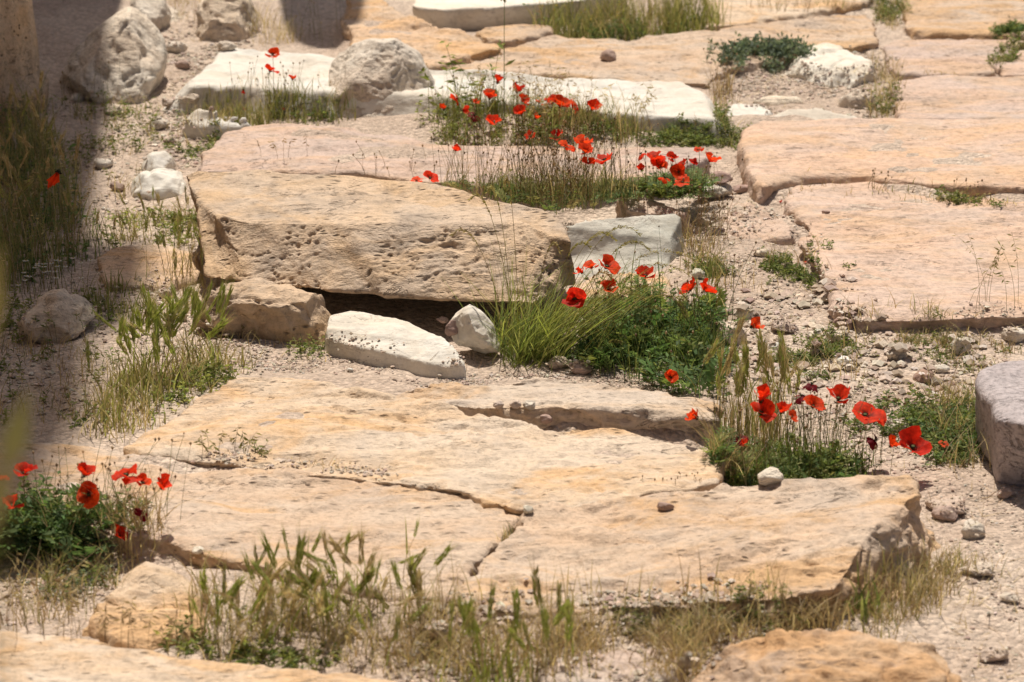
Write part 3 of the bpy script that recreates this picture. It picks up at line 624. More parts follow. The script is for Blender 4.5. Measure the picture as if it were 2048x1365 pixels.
LIME = [(.36, .40, .11), (.42, .44, .14), (.31, .37, .09)]
GREYG = [(.20, .25, .18), (.25, .30, .22), (.16, .21, .15)]
def curve(base, h, az, lean, segs, pw=2.0, droop=0.0):
    """centre lines (N,segs+1,3)"""
    t = np.linspace(0, 1, segs + 1)[None, :, None]; d = np.stack([np.cos(az), np.sin(az), 0 * az], -1)[:, None, :]
    up = np.array([0, 0, 1.0])[None, None, :]
    return base[:, None, :] + up * (h[:, None, None] * (t - droop * t ** 3)) + d * (lean[:, None, None] * t ** pw)
def blades(A, base, h, az, lean, wid, c0, c1, segs=4, pw=2.0, droop=0.0):
    P = curve(base, h, az, lean, segs, pw, droop); N = len(base)
    fa = U(0, math.pi, N); side = np.stack([np.cos(fa), np.sin(fa), 0 * fa], -1)[:, None, :]
    t = np.linspace(0, 1, segs + 1)[None, :, None]; ww = wid[:, None, None] * (1 - .75 * t ** 1.5) * .5
    L, R = P[:, :-1] - side * ww[:, :-1], P[:, :-1] + side * ww[:, :-1]
    V = np.concatenate([L, R, P[:, -1:]], 1); k = segs
    quads = [(i, k + i, k + i + 1, i + 1) for i in range(k - 1)]; tri = [(k - 1, 2 * k - 1, 2 * k)]
    tt = np.concatenate([np.linspace(0, 1, segs + 1)[:-1]] * 2 + [[1.0]])[None, :, None]
    A.add(V, [np.array(quads), np.array(tri)], c0[:, None, :] * (1 - tt) + c1[:, None, :] * tt)
    return P
def stems(A, P, r, c):
    """thin three-sided tubes along centre lines P (N,k,3)"""
    N, k = P.shape[:2]; a = np.arange(3) * 2.094
    d = np.stack([np.cos(a), np.sin(a), 0 * a], -1); t = np.linspace(1, .6, k)
    V = P[:, :, None, :] + d[None, None] * (r[:, None, None, None] * t[None, :, None, None]); V = V.reshape(N, k * 3, 3)
    F = [(i * 3 + j, i * 3 + (j + 1) % 3, i * 3 + 3 + (j + 1) % 3, i * 3 + 3 + j) for i in range(k - 1) for j in range(3)]
    A.add(V, [np.array(F)], np.broadcast_to(c[:, None, :], V.shape))
def leaves(A, p, d, nrm, L, W, c, bend=.15):
    """pointed leaves: base p, direction d, normal nrm"""
    s = np.cross(d, nrm); s /= np.maximum(np.linalg.norm(s, axis=1, keepdims=True), 1e-6)
    L, W = L[:, None], W[:, None]
    V = np.stack([p, p + d * L * .45 + s * W * .5, p + d * L * .5 - nrm * bend * L * .3, p + d * L * .45 - s * W * .5, p + d * L - nrm * bend * L], 1)
    A.add(V, [np.array([(0, 2, 1), (0, 3, 2), (1, 2, 4), (2, 3, 4)])], np.broadcast_to(c[:, None, :], V.shape))
def rdir(n, zlo=-.2, zhi=1.0):
    z = U(zlo, zhi, n); a = U(0, 6.283, n); r = np.sqrt(np.maximum(0, 1 - z * z)); return np.stack([r * np.cos(a), r * np.sin(a), z], -1)
def beads(A, p, r, c, stretch=1.6):
    """small oval heads (octahedra)"""
    o = np.array([(1, 0, 0), (0, 1, 0), (-1, 0, 0), (0, -1, 0), (0, 0, stretch), (0, 0, -stretch)])
    V = p[:, None, :] + o[None] * r[:, None, None]
    f = [(0, 1, 4), (1, 2, 4), (2, 3, 4), (3, 0, 4), (1, 0, 5), (2, 1, 5), (3, 2, 5), (0, 3, 5)]
    A.add(V, [np.array(f)], np.broadcast_to(c[:, None, :], V.shape))
def in_poly(poly, n, z=0.0, snap=True):
    if n < 40: return in_poly0(poly, n, z, snap)
    P = in_poly0(poly, int(n * 1.9), z, snap); v = fbm(P * [9, 9, 0] + n * .37, 3, n % 97) + rng.uniform(0, .9, len(P)); return P[np.argsort(-v)[:n]]
def in_poly0(poly, n, z=0.0, snap=True):
    """points on the ground inside an outline given in the picture"""
    P = np.array([at_z(x, y, z) for x, y in poly])[:, :2]; lo, hi = P.min(0), P.max(0); out = []
    while len(out) < n:
        q = rng.uniform(lo, hi, (n * 3, 2)); ins = np.zeros(len(q), bool); j = len(P) - 1
        for i in range(len(P)):
            a, b = P[i], P[j]; c = ((a[1] > q[:, 1]) != (b[1] > q[:, 1])) & (q[:, 0] < (b[0] - a[0]) * (q[:, 1] - a[1]) / (b[1] - a[1] + 1e-12) + a[0])
            ins ^= c; j = i
        out += list(q[ins])
    q = np.array(out[:n]) + rng.normal(0, min(.03, .14 * (hi - lo).min()), (n, 2)); zz = top_z(q[:, 0], q[:, 1]) if snap else np.full(n, z)
    if snap: zz = np.where(zz > z + .06, z + .0, zz)
    return np.column_stack([q, zz - .004])
def patchy(P, keep=.6, sc=7, s=0):
    v = fbm(P * [sc, sc, 0] + s * 3.3, 2, s); k = np.argsort(-v)[:max(3, int(len(P) * keep))]; return P[k]

# ---- kinds of tufts; each adds to an accumulator
def grass(A, B, h, wid=.0035, cols=GREEN, tip=STRAW, lean=.6, segs=4, wind=0.25):
    n = len(B); hh = U(*h, n) * (1 - .25 * rng.random(n)) * np.clip(.9 + .5 * fbm(B * [8, 8, 0] + 4, 2, n % 31), .4, 1.4); az = U(0, 6.283, n); le = hh * U(.05, lean, n)
    c = pal(cols, n); blades(A, B, hh, az, le, U(.6, 1.3, n) * wid, c, c * .6 + pal(tip, n) * .4, segs)
def dry(A, B, h, wid=.0022, cols=STRAW, lean=1.2):
    n = len(B); hh = U(*h, n) * np.clip(.9 + .5 * fbm(B * [8, 8, 0] + 9, 2, n % 29), .4, 1.4); az = U(0, 6.283, n); c = pal(cols, n); blades(A, B, hh, az, hh * U(.1, lean, n), U(.6, 1.4, n) * wid, c, c * 1.1, 3)
def litter(A, B, L=(.02, .06), cols=STRAW):
    """dead straws lying about"""
    n = len(B); az = U(0, 6.283, n); ln = U(*L, n); B = B + [0, 0, .005]
    c = pal(cols, n); blades(A, B, U(.002, .02, n), az, ln, U(.0012, .0026, n), c, c, 3, 1.0)
def herb(A, B, h, leaf=(.008, .018), cols=GREEN, per=9, stem=True):
    """low leafy herb: short stems set with little leaves"""
    n = len(B); hh = U(*h, n); az = U(0, 6.283, n); le = hh * U(.1, .9, n); P = curve(B, hh, az, le, 3); c = pal(cols, n)
    if stem: stems(A, P, U(.0006, .0011, n), c * .9)
    t = rng.random((n, per)); k = np.minimum((t * 3).astype(int), 2); f = (t * 3 - k)[..., None]; ar = np.arange(n)[:, None]
    q = (P[ar, k] * (1 - f) + P[ar, k + 1] * f).reshape(-1, 3); m = len(q); d = rdir(m, -.1, .7); nr = rdir(m, .2, 1.0)
    L = U(*leaf, m); leaves(A, q, d, nr, L, L * U(.3, .5, m), np.repeat(c, per, 0) * (1 + rng.normal(0, .18, (m, 1))))
def fronds(A, B, L=(.05, .11), cols=DGREEN, per=13, rise=(.3, 1.0)):
    """cut poppy leaves: a midrib with toothed leaflets on both sides"""
    n = len(B); ln = U(*L, n); az = U(0, 6.283, n); el = U(*rise, n)
    P = curve(B, ln * np.sin(el), az, ln * np.cos(el), 4, 1.2, .25); c = pal(cols, n); stems(A, P, np.full(n, .0009), c * 1.2)
    for j in range(per):
        t = .15 + .85 * j / (per - 1); k = min(int(t * 4), 3); f = t * 4 - k; q = P[:, k] * (1 - f) + P[:, k + 1] * f
        d = P[:, k + 1] - P[:, k]; d /= np.linalg.norm(d, axis=1, keepdims=True); s = np.cross(d, [0, 0, 1.0]); s /= np.maximum(np.linalg.norm(s, axis=1, keepdims=True), 1e-6)
        nr = np.cross(s, d); sg = 1 if j % 2 else -1; dd = d * .65 + s * sg * .9 + nr * U(-.2, .3, n)[:, None]
        if j == per - 1: dd = d
        dd /= np.linalg.norm(dd, axis=1, keepdims=True); LL = ln * (.30 * math.sin(math.pi * min(.95, t * .9 + .1)) + .08)
        leaves(A, q, dd, nr, LL, LL * .36, c * (1 + rng.normal(0, .15, (n, 1))), .1)
def pods(A, B, h, cols=OLIVE, head=BROWN, lean=.35, r=.0009, hr=.0028):
    """spent poppy stems with seed capsules"""
    n = len(B); hh = U(*h, n); P = curve(B, hh, U(0, 6.283, n), hh * U(.02, lean, n), 5, 1.6); c = pal(cols, n)
    stems(A, P, np.full(n, r) * U(.8, 1.2, n), c); beads(A, P[:, -1] + [0, 0, hr], np.full(n, hr) * U(.7, 1.3, n), pal(head, n))
def oats(A, B, h, cols=STRAW, lean=.5, k=9):
    """thin grass stalks with hanging spikelets near the top"""
    n = len(B); hh = U(*h, n); az = U(0, 6.283, n); P = curve(B, hh, az, hh * U(.1, lean, n), 6, 2.2, .1); c = pal(cols, n); stems(A, P, np.full(n, .0007), c)
    for j in range(k):
        t = .6 + .4 * j / k; i = min(int(t * 6), 5); f = t * 6 - i; q = P[:, i] * (1 - f) + P[:, i + 1] * f
        d = rdir(n, -.9, .2); L = U(.012, .022, n); leaves(A, q, d, rdir(n, -.5, .5), L, L * .25, c * U(.8, 1.1, n)[:, None])

def clump(label, origin_px, build, name='grass_clump', cat='grass', z=0.0, part='blades', group=None):
    A = Acc(); build(A)
    o = at_z(*origin_px, z); o[2] = float(top_z(o[0], o[1])) if abs(float(top_z(o[0], o[1])) - z) < .08 else z
    e = empty(name, o); tag(e, label, cat, group)
    b = link(part, A.mesh(part, origin=o), e); b['kind'] = 'stuff'
    return e

# ---- barley: green to straw spikes with long awns, each head a part of its clump
def barley_head(cols, awn, L=.050, aw=.050, seed=0):
    A = Acc(); n = 22; t = np.linspace(0, 1, n); c = pal(cols, n, .1)
    p = np.column_stack([.0035 * np.cos(t * 40), .0035 * np.sin(t * 40), t * L]); d = np.column_stack([.32 * np.cos(t * 40), .32 * np.sin(t * 40), np.ones(n)]); d /= np.linalg.norm(d, axis=1, keepdims=True)
    leaves(A, p, d, rdir(n, -.3, .3), np.full(n, .018), np.full(n, .0085), c, .0)
    m = 34; tt = rng.random(m); a = U(0, 6.283, m); sp = U(.08, .34, m)
    B = np.column_stack([.003 * np.cos(a), .003 * np.sin(a), tt * L]); q = pal(awn, m, .1); blades(A, B, U(.7, 1.0, m) * aw, a, sp * aw, np.full(m, .0011), q, q * 1.1, 2, 1.0)
    return A.mesh('seed_head')
HEADS = {'green': [barley_head(LIME, LIME + STRAW[:1]) for _ in range(4)], 'mid': [barley_head(OLIVE + LIME, STRAW) for _ in range(4)], 'straw': [barley_head(STRAW, STRAW) for _ in range(4)]}
def add_heads(e, B, h, kinds, lean=.3, A=None, size=(.8, 1.2), az=None):
    """stalks into accumulator A, heads as children of e"""
    n = len(B); hh = U(*h, n); az = U(0, 6.283, n) if az is None else az; le = hh * U(.03, lean, n); P = curve(B, hh, az, le, 5, 2.0)
    stems(A, P, np.full(n, .0011), pal(OLIVE + STRAW, n))
    return P, kinds
def barley_clump(label, origin_px, B, h, kinds, extra=None, lean=.3, z=0.0, size=(.8, 1.2), name='barley_clump', group=None):
    A = Acc(); o = at_z(*origin_px, z); o[2] = float(np.median(B[:, 2])); e = empty(name, o); tag(e, label, 'grass', group)
    P, _ = add_heads(e, B, h, kinds, lean, A)
    # flag leaves on the stalks
    m_ = rng.random(len(B)) < .45; P_ = P[m_]; n = len(P_); i = rng.integers(1, 4, n); q = P_[np.arange(n), i]; c = pal(LIME if 'green' in kinds else OLIVE, n); L = U(.05, .11, n); blades(A, q, L, U(0, 6.283, n), L * U(.3, .8, n), np.full(n, .0040), c, c, 4)
    n = len(B)
    if extra: extra(A)
    b = link('blades', A.mesh('blades', origin=o), e); b['kind'] = 'stuff'
    for k in range(n):
        hd = link('seed_head', random.choice(HEADS[random.choice(kinds)]), e, P[k, -1] - o)
        t = Vector(P[k, -1] - P[k, -2]); hd.rotation_euler = t.to_track_quat('Z', 'Y').to_euler(); s = random.uniform(*size); w_ = s * random.uniform(.3, .7); hd.scale = (w_, w_ * random.uniform(.8, 1.2), s); hd.rotation_euler.rotate_axis('X', random.uniform(-.35, .35)); hd.rotation_euler.rotate_axis('Y', random.uniform(-.35, .35))
    return e

# back bed
clump('leafy green growth under the back poppies beside the pitted boulder', (980, 278), lambda A: (herb(A, in_poly([(870,262),(900,232),(1110,240),(1110,292),(880,292)], 300, .02), (.03, .10), (.010, .022), GREEN + LIME, 8), grass(A, in_poly([(870,262),(900,235),(1110,240),(1110,292),(880,292)], 420, .02), (.06, .17)), oats(A, in_poly([(880,262),(1110,240),(1110,285)], 22, .02), (.14, .24)), pods(A, in_poly([(900,240),(1110,240),(1110,290),(900,290)], 40, .02), (.08, .17))), cat='plant', name='leafy_clump', part='foliage')
clump('straw and olive grass under the back poppies in front of the marble beam', (1170, 282), lambda A: (grass(A, in_poly([(1060,245),(1240,255),(1290,294),(1070,294)], 650, .02), (.05, .13), cols=OLIVE + GREEN), dry(A, in_poly([(1050,240),(1250,250),(1290,292),(1060,292)], 260, .02), (.06, .17), lean=.5), oats(A, in_poly([(1040,240),(1290,250),(1320,290),(1050,290)], 40, .02), (.12, .22)), herb(A, in_poly([(1060,262),(1290,270),(1300,295),(1060,294)], 160, .02), (.03, .06))))
clump('low green turf at the right end of the back poppy bed', (1370, 275), lambda A: (herb(A, in_poly([(1260,252),(1450,250),(1486,262),(1480,296),(1290,296)], 800, .02), (.02, .045), (.008, .018)), dry(A, in_poly([(1240,250),(1420,252),(1480,290),(1260,292)], 160, .02), (.04, .11), cols=STRAW + BROWN), grass(A, in_poly([(1240,250),(1440,252),(1480,292),(1260,292)], 240, .02), (.03, .07), cols=GREEN + OLIVE)), name='turf_patch')
clump('dry thin weeds beside the right end of the marble beam', (1445, 215), lambda A: (dry(A, in_poly([(1425,190),(1460,190),(1465,230),(1430,240)], 90, 0), (.06, .16), cols=STRAW + BROWN, lean=.7), pods(A, in_poly([(1420,200),(1465,200),(1465,250),(1420,250)], 24, 0), (.08, .22), cols=BROWN + STRAW)), name='dry_weeds', cat='weeds')
clump('olive grass in front of the left part of the marble beam', (560, 232), lambda A: (grass(A, in_poly([(400,205),(660,200),(710,240),(560,248),(430,240)], 1300, .03), (.04, .11), cols=OLIVE + GREEN), herb(A, in_poly([(520,215),(690,215),(700,248),(560,248)], 130, .02), (.02, .05)), dry(A, in_poly([(450,205),(660,200),(680,240),(470,240)], 260, .02), (.05, .12)), pods(A, in_poly([(470,205),(660,205),(660,240),(470,240)], 34, .02), (.08, .17))))
def thistle(A):
    B = in_poly([(890,245),(1000,245),(1000,258),(890,258)], 8, .02); n = len(B); hh = U(.14, .24, n); P = curve(B, hh, U(0, 6.28, n), hh * U(.1, .4, n), 5); c = pal(GREEN, n); stems(A, P, np.full(n, .0016), c)
    q = P[:, 1:].reshape(-1, 3); q = np.repeat(q, 4, 0) + rng.normal(0, .006, (len(q) * 4, 3)); m = len(q); L = U(.018, .042, m); leaves(A, q, rdir(m, -.1, .6), rdir(m, .1, 1), L, L * .3, pal(GREEN + LIME, m))
clump('tall leafy weed right behind the pitted boulder', (945, 255), thistle, name='leafy_weed', cat='weeds', part='foliage')
def tallstalk(A):
    b = at_z(1008, 262, .02)[None]; P = curve(b, np.array([.44]), np.array([1.5]), np.array([.02]), 8); stems(A, P, np.array([.0022]), pal(GREEN, 1)); beads(A, np.repeat(P[:, -1], 7, 0) + rng.normal(0, .007, (7, 3)), np.full(7, .004), pal(OLIVE, 7))
    q = P[0, [2, 3, 4, 5]]; leaves(A, q, rdir(4, .1, .5), rdir(4, .3, 1), np.full(4, .05), np.full(4, .012), pal(GREEN, 4))
clump('single tall green stalk rising above the back poppies', (1008, 262), tallstalk, name='tall_stalk', cat='plant', part='stalk')

# bed between block and the slab behind it
BP = [(890,372),(1000,378),(1230,376),(1275,392),(1180,412),(1110,420),(1060,412),(980,394)]
clump('dense clump of spent poppy stems with seed capsules behind the block', (1090, 412), lambda A: (pods(A, in_poly(BP, 320, .11, False), (.10, .23), cols=OLIVE + STRAW + BROWN, lean=.5), fronds(A, in_poly(BP, 150, .11, False), (.04, .08), DGREEN + GREEN + OLIVE), herb(A, in_poly(BP, 110, .11, False), (.02, .06), cols=GREEN + DGREEN), grass(A, in_poly(BP, 420, .11, False), (.05, .13), .0022, cols=GREEN + OLIVE + DGREEN), dry(A, in_poly(BP, 260, .11, False), (.06, .15), cols=STRAW + OLIVE)), name='poppy_plant', cat='plant', part='foliage', z=.1)
clump('green feathery poppy leaves right of the spent stems', (1335, 388), lambda A: (fronds(A, in_poly([(1260,372),(1400,362),(1412,392),(1330,405),(1270,395)], 200, .10, False), (.04, .08), GREEN + DGREEN), pods(A, in_poly([(1262,372),(1400,364),(1412,392),(1270,398)], 46, .10, False), (.06, .12)), herb(A, in_poly([(1260,372),(1400,362),(1412,395),(1280,400)], 130, .10, False), (.02, .05))), name='poppy_plant', cat='plant', part='foliage', z=.1)
clump('arching dry stems hanging over the end of the grey marble block', (1400, 465), lambda A: (pods(A, in_poly([(1350,450),(1450,440),(1440,500),(1370,500)], 70, .03), (.08, .17), cols=BROWN + STRAW, lean=.9), dry(A, in_poly([(1360,460),(1430,450),(1440,540),(1370,540)], 130, .02), (.05, .12), cols=BROWN + STRAW + OLIVE)), name='dry_weeds', cat='weeds')
clump('dry brown sprigs standing on the slab behind the block', (760, 345), lambda A: (oats(A, in_poly([(530,310),(640,312),(640,338),(540,335)], 5, .115, False), (.05, .11), cols=BROWN, k=6), pods(A, in_poly([(690,325),(900,322),(900,360),(700,345)], 16, .115, False), (.02, .08), cols=BROWN, lean=.8)), name='dry_weeds', cat='weeds', z=.16)

# middle
def tuft(A):
    B = in_poly([(1000,690),(1060,685),(1110,715),(1030,724)], 420, 0); n = len(B); hh = U(.06, .20, n); az = rng.normal(.25, 1.1, n); c = pal(LIME + GREEN, n); blades(A, B, hh, az, hh * U(.3, 1.4, n), U(.0025, .0045, n), c, c * 1.15, 5, 1.5)
    B = in_poly([(1040,690),(1120,700),(1190,725),(1060,724)], 200, 0); n = len(B); hh = U(.10, .27, n); az = rng.normal(.1, .5, n); c = pal(LIME + OLIVE, n); blades(A, B, hh, az, hh * U(.5, 1.4, n), U(.002, .0036, n), c, c * 1.15, 6, 1.3)
    B = in_poly([(1010,680),(1150,690),(1190,728),(1020,724)], 240, 0); n = len(B); hh = U(.02, .07, n); c = pal(LIME + GREEN, n); blades(A, B, hh, U(0, 6.28, n), hh * U(.6, 1.8, n), U(.002, .0036, n), c, c, 4)
    B = in_poly([(1000,660),(1040,670),(1060,700),(1010,700)], 60, 0); n = len(B); hh = U(.15, .34, n); c = pal(LIME + STRAW, n); blades(A, B, hh, U(0, 6.28, n), hh * U(.02, .3, n), np.full(n, .0018), c, c, 5)
te = clump('big fresh green grass tuft at the right end of the travertine block', (1060, 705), tuft, name='grass_tuft')
def seed_arch(name, P, c):
    A = Acc(); k = len(P); stems(A, P[None], np.array([.0011]), c[None]); m = 46
    t = np.linspace(.52, 1, m) * (k - 1); i = np.minimum(t.astype(int), k - 2); f = (t - i)[:, None]; q = P[i] * (1 - f) + P[i + 1] * f; d = P[i + 1] - P[i]; d /= np.linalg.norm(d, axis=1, keepdims=True)
    s = np.array([0, 0, 1.0]) * np.where(np.arange(m) % 2, 1, -1)[:, None] * .55 + rng.normal(0, .15, (m, 3)); dd = d + s; dd /= np.linalg.norm(dd, axis=1, keepdims=True)
    leaves(A, q, dd, rdir(m, -1, 1), U(.007, .012, m), U(.003, .0045, m), np.repeat(c[None], m, 0) * (1 + rng.normal(0, .12, (m, 1))), 0)
    return A.mesh(name, origin=te.location)
for bx, by, ex, ey, ph, dy in [(1120,690,1395,525,480,.05),(1110,690,1390,560,500,.02),(1130,700,1300,500,470,.10),(1100,690,1280,470,440,.10),(1090,690,1230,480,455,.05),(1120,700,1330,585,560,0),(1130,705,1370,600,585,-.03),(1080,690,1180,495,480,.04),(1060,690,1120,505,470,.02),(1140,700,1290,600,575,0),(1150,705,1330,622,605,0),(1040,690,1010,370,360,.02),(1030,690,975,385,375,.03),(1020,690,905,470,455,.0),(1035,690,940,400,390,.02),(1130,700,1225,560,530,0),(1180,735,1240,685,680,0)]:
    b = at_z(bx, by, 0.0); yb = b[1]; E = at_y(ex, ey, yb + dy); mid = at_y(bx * .45 + ex * .55, ph, yb + dy * .5); mid[2] = max(mid[2], E[2] * .97 + .006)
    t = np.linspace(0, 1, 12)[:, None]; C = 2 * mid - .5 * (b + E); C = mid * 1.35 - (b + E) * .175
    P = b * (1 - t) ** 2 + 2 * C * t * (1 - t) + E * t ** 2
    link('seed_head', seed_arch('seed_head', P, pal([(.48, .41, .18), (.42, .38, .14), (.55, .46, .24)], 1)[0]), te)
DP = [(1185,640),(1300,625),(1425,640),(1436,700),(1430,785),(1350,790),(1250,760),(1190,735)]
clump('dark green leafy poppy mound in the centre right', (1310, 750), lambda A: (fronds(A, in_poly(DP, 380, 0), (.05, .12), DGREEN + GREEN[:1], rise=(.3, 1.4)), herb(A, in_poly(DP, 300, 0), (.03, .10), (.010, .026), DGREEN + GREEN), grass(A, in_poly(DP, 700, 0), (.05, .16), .0028, cols=DGREEN + GREEN + GREEN, tip=GREEN), pods(A, in_poly(DP, 70, 0), (.10, .22), cols=GREEN), dry(A, in_poly([(1250,620),(1420,620),(1430,680),(1250,660)], 120, 0), (.06, .12), cols=STRAW + OLIVE)), name='poppy_plant', cat='plant', part='foliage')
barley_clump('few green barley stalks under the two right poppies of the centre', (1400, 690), in_poly([(1370,670),(1430,670),(1430,715),(1370,715)], 7, 0), (.10, .15), ['green', 'mid'])

# right foreground clump
EP = [(1438,900),(1530,890),(1700,905),(1712,950),(1560,965),(1445,972)]
clump('green poppy plants with thin stems behind the big foreground slab', (1570, 950), lambda A: (fronds(A, in_poly(EP, 220, .03), (.04, .09), GREEN + DGREEN, rise=(.4, 1.3)), grass(A, in_poly(EP, 520, .03), (.05, .13), .003, cols=GREEN + DGREEN, tip=LIME), pods(A, in_poly([(1470,870),(1720,860),(1740,940),(1480,960)], 110, .02), (.08, .18), cols=GREEN + OLIVE), herb(A, in_poly(EP, 240, .03), (.03, .08), cols=GREEN), dry(A, in_poly([(1425,900),(1500,890),(1500,970),(1430,975)], 240, .02), (.05, .13), cols=STRAW + BROWN)), name='poppy_plant', cat='plant', part='foliage')
barley_clump('tall pale barley behind the right foreground poppies', (1490, 880), in_poly([(1430,870),(1560,850),(1570,905),(1440,915)], 34, 0), (.12, .19), ['green', 'straw', 'straw', 'mid'], lean=.15, size=(1.0, 1.4), extra=lambda A: dry(A, in_poly([(1430,860),(1560,850),(1570,910),(1440,915)], 260, 0), (.08, .19), cols=STRAW + OLIVE, lean=.25))
clump('green clover like patch left of the granite block', (1840, 850), lambda A: (herb(A, in_poly([(1720,850),(1800,800),(1950,790),(1960,900),(1900,940),(1850,880),(1740,870)], 1100, 0), (.015, .045), (.008, .017), GREEN + DGREEN[2:]), dry(A, in_poly([(1850,800),(1960,790),(1965,940),(1900,950)], 240, 0), (.04, .12), cols=STRAW + BROWN), grass(A, in_poly([(1900,790),(1960,790),(1965,900),(1910,900)], 90, 0), (.06, .13), .004, cols=GREEN)), name='herb_patch', cat='plant', part='foliage')
clump('low green patch in the middle of the rubble', (1620, 735), lambda A: (herb(A, patchy(in_poly([(1540,700),(1640,685),(1740,715),(1700,760),(1560,755)], 700, 0)), (.012, .03), (.006, .014)), dry(A, in_poly([(1540,690),(1740,690),(1720,760),(1560,760)], 120, 0), (.03, .08))), name='herb_patch', cat='plant', part='foliage')
clump('low green patch at the left corner of the broad right slab', (1500, 558), lambda A: (herb(A, patchy(in_poly([(1390,530),(1560,530),(1680,540),(1660,585),(1520,580),(1400,572)], 800, 0)), (.012, .03), (.006, .014)), dry(A, in_poly([(1380,520),(1640,530),(1640,600),(1420,585)], 170, 0), (.03, .08), cols=STRAW + BROWN)), name='herb_patch', cat='plant', part='foliage')
clump('dry brown weeds along the ragged edge of the broad slab', (1850, 690), lambda A: (dry(A, patchy(in_poly([(1700,650),(2048,660),(2048,760),(1830,720),(1720,690)], 900, 0)), (.02, .06), cols=BROWN + STRAW + OLIVE), herb(A, patchy(in_poly([(1780,670),(2048,670),(2048,760),(1830,720)], 300, 0)), (.01, .03), (.005, .012), OLIVE + GREEN)), name='dry_weeds', cat='weeds')

# left side
def leftclump(A):
    R = [(195,880),(260,890),(330,840),(440,780),(490,735),(380,735),(250,770),(190,830)]
    grass(A, in_poly(R, 420, 0), (.04, .12), .0045, cols=LIME + LIME + OLIVE, lean=.9); dry(A, in_poly(R, 520, 0), (.04, .12)); herb(A, in_poly([(300,800),(460,740),(480,760),(340,850)], 150, 0), (.02, .05), cols=GREEN + LIME)
barley_clump('olive green barley clump at the left between shadow and ridged slab', (320, 830), in_poly([(200,850),(330,810),(460,740),(360,735),(210,800)], 42, 0), (.08, .16), ['green', 'green', 'mid'], lean=.45, size=(1.1, 1.6), extra=leftclump)
barley_clump('sparse pale grass left of the travertine block', (300, 460), in_poly([(195,470),(300,420),(405,430),(410,490),(240,490)], 24, .02), (.03, .07), ['mid', 'straw', 'green'], size=(.6, .9), lean=.4, extra=lambda A: (grass(A, in_poly([(190,480),(230,420),(405,425),(410,480),(240,492)], 260, .02), (.02, .05), cols=LIME + OLIVE), dry(A, in_poly([(190,480),(230,420),(405,425),(410,490)], 300, .02), (.02, .06)), herb(A, in_poly([(210,430),(400,425),(405,480),(230,485)], 140, .02), (.02, .04), cols=GREEN + LIME)))
barley_clump('thin barley stalks against the left end of the travertine block', (385, 560), in_poly([(330,545),(410,520),(412,590),(330,600)], 15, .02), (.09, .15), ['mid', 'straw', 'green'], lean=.15, size=(.6, .9), extra=lambda A: dry(A, in_poly([(310,545),(412,520),(410,640),(320,620)], 160, .02), (.03, .10)))
clump('dry scrub on the soil in front of the orange prop stone', (480, 640), lambda A: (dry(A, in_poly([(400,600),(540,610),(560,680),(430,680)], 420, .02, False), (.02, .06), cols=STRAW + BROWN), herb(A, in_poly([(400,600),(540,620),(560,680),(430,680)], 60, .02, False), (.02, .04), (.005, .010), OLIVE)), name='dry_weeds', cat='weeds')
clump('small green sprig below the prop stone', (620, 715), lambda A: (herb(A, in_poly([(590,700),(650,700),(650,722),(590,722)], 34, 0), (.02, .045), (.008, .014), GREEN), dry(A, in_poly([(560,690),(660,690),(660,722),(570,722)], 60, 0), (.02, .05))), name='small_sprig', cat='plant', part='foliage')
def shade(A):
    R = [(-60,600),(140,560),(185,500),(160,440),(100,300),(60,240),(-60,230)]
    grass(A, in_poly(R, 1100, 0), (.06, .22), .004, cols=GREEN + OLIVE + DGREEN, lean=.5); dry(A, in_poly(R, 500, 0), (.06, .22), cols=BROWN + BROWN + OLIVE, lean=.8); oats(A, in_poly(R, 40, 0), (.14, .28)); herb(A, in_poly(R, 260, 0), (.04, .12), (.012, .028), DGREEN)
barley_clump('tall grass in the deep shadow along the left edge', (70, 480), in_poly([(-40,600),(140,560),(185,500),(100,330),(-40,300)], 46, 0), (.16, .30), ['mid', 'straw'], lean=.4, extra=shade)
def daisies(A):
    B = in_poly([(30,580),(150,575),(170,610),(60,615)], 26, 0); n = len(B); P = curve(B, U(.06, .11, n), U(0, 6.28, n), U(.01, .03, n), 4); stems(A, P, np.full(n, .0009), pal(GREEN, n)); beads(A, P[:, -1], np.full(n, .003), pal([(.6, .42, .05)], n), .7)
    q = np.repeat(P[:, -1], 10, 0); a = np.tile(np.arange(10) * .628, n); d = np.column_stack([np.cos(a), np.sin(a), np.full(len(a), -.1)]); leaves(A, q, d, np.tile([[0, 0, 1.0]], (len(q), 1)), np.full(len(q), .009), np.full(len(q), .004), np.full((len(q), 3), .75), 0)
clump('small white daisies in the shadow above the left boulder', (100, 595), daisies, name='daisy_patch', cat='flowers', part='flowers')
clump('shaded low weeds around the left boulder', (110, 720), lambda A: (dry(A, in_poly([(-60,690),(200,680),(190,860),(-60,870)], 420, 0), (.02, .08), cols=STRAW + BROWN + OLIVE), herb(A, patchy(in_poly([(-60,600),(280,590),(260,660),(190,870),(-60,870)], 330, 0)), (.02, .05), cols=GREEN), grass(A, in_poly([(200,590),(290,580),(290,650),(210,660)], 160, 0), (.03, .08))), name='low_weeds', cat='weeds')
clump('shaded weeds between the pillar and the white stones', (180, 320), lambda A: (dry(A, patchy(in_poly([(60,200),(320,210),(290,400),(160,420)], 420, 0)), (.03, .10), cols=STRAW + BROWN + OLIVE), herb(A, patchy(in_poly([(60,200),(330,210),(290,330),(120,400)], 300, 0)), (.02, .06), cols=GREEN + OLIVE), pods(A, in_poly([(110,220),(240,210),(240,260)], 18, 0), (.1, .2))), name='low_weeds', cat='weeds')
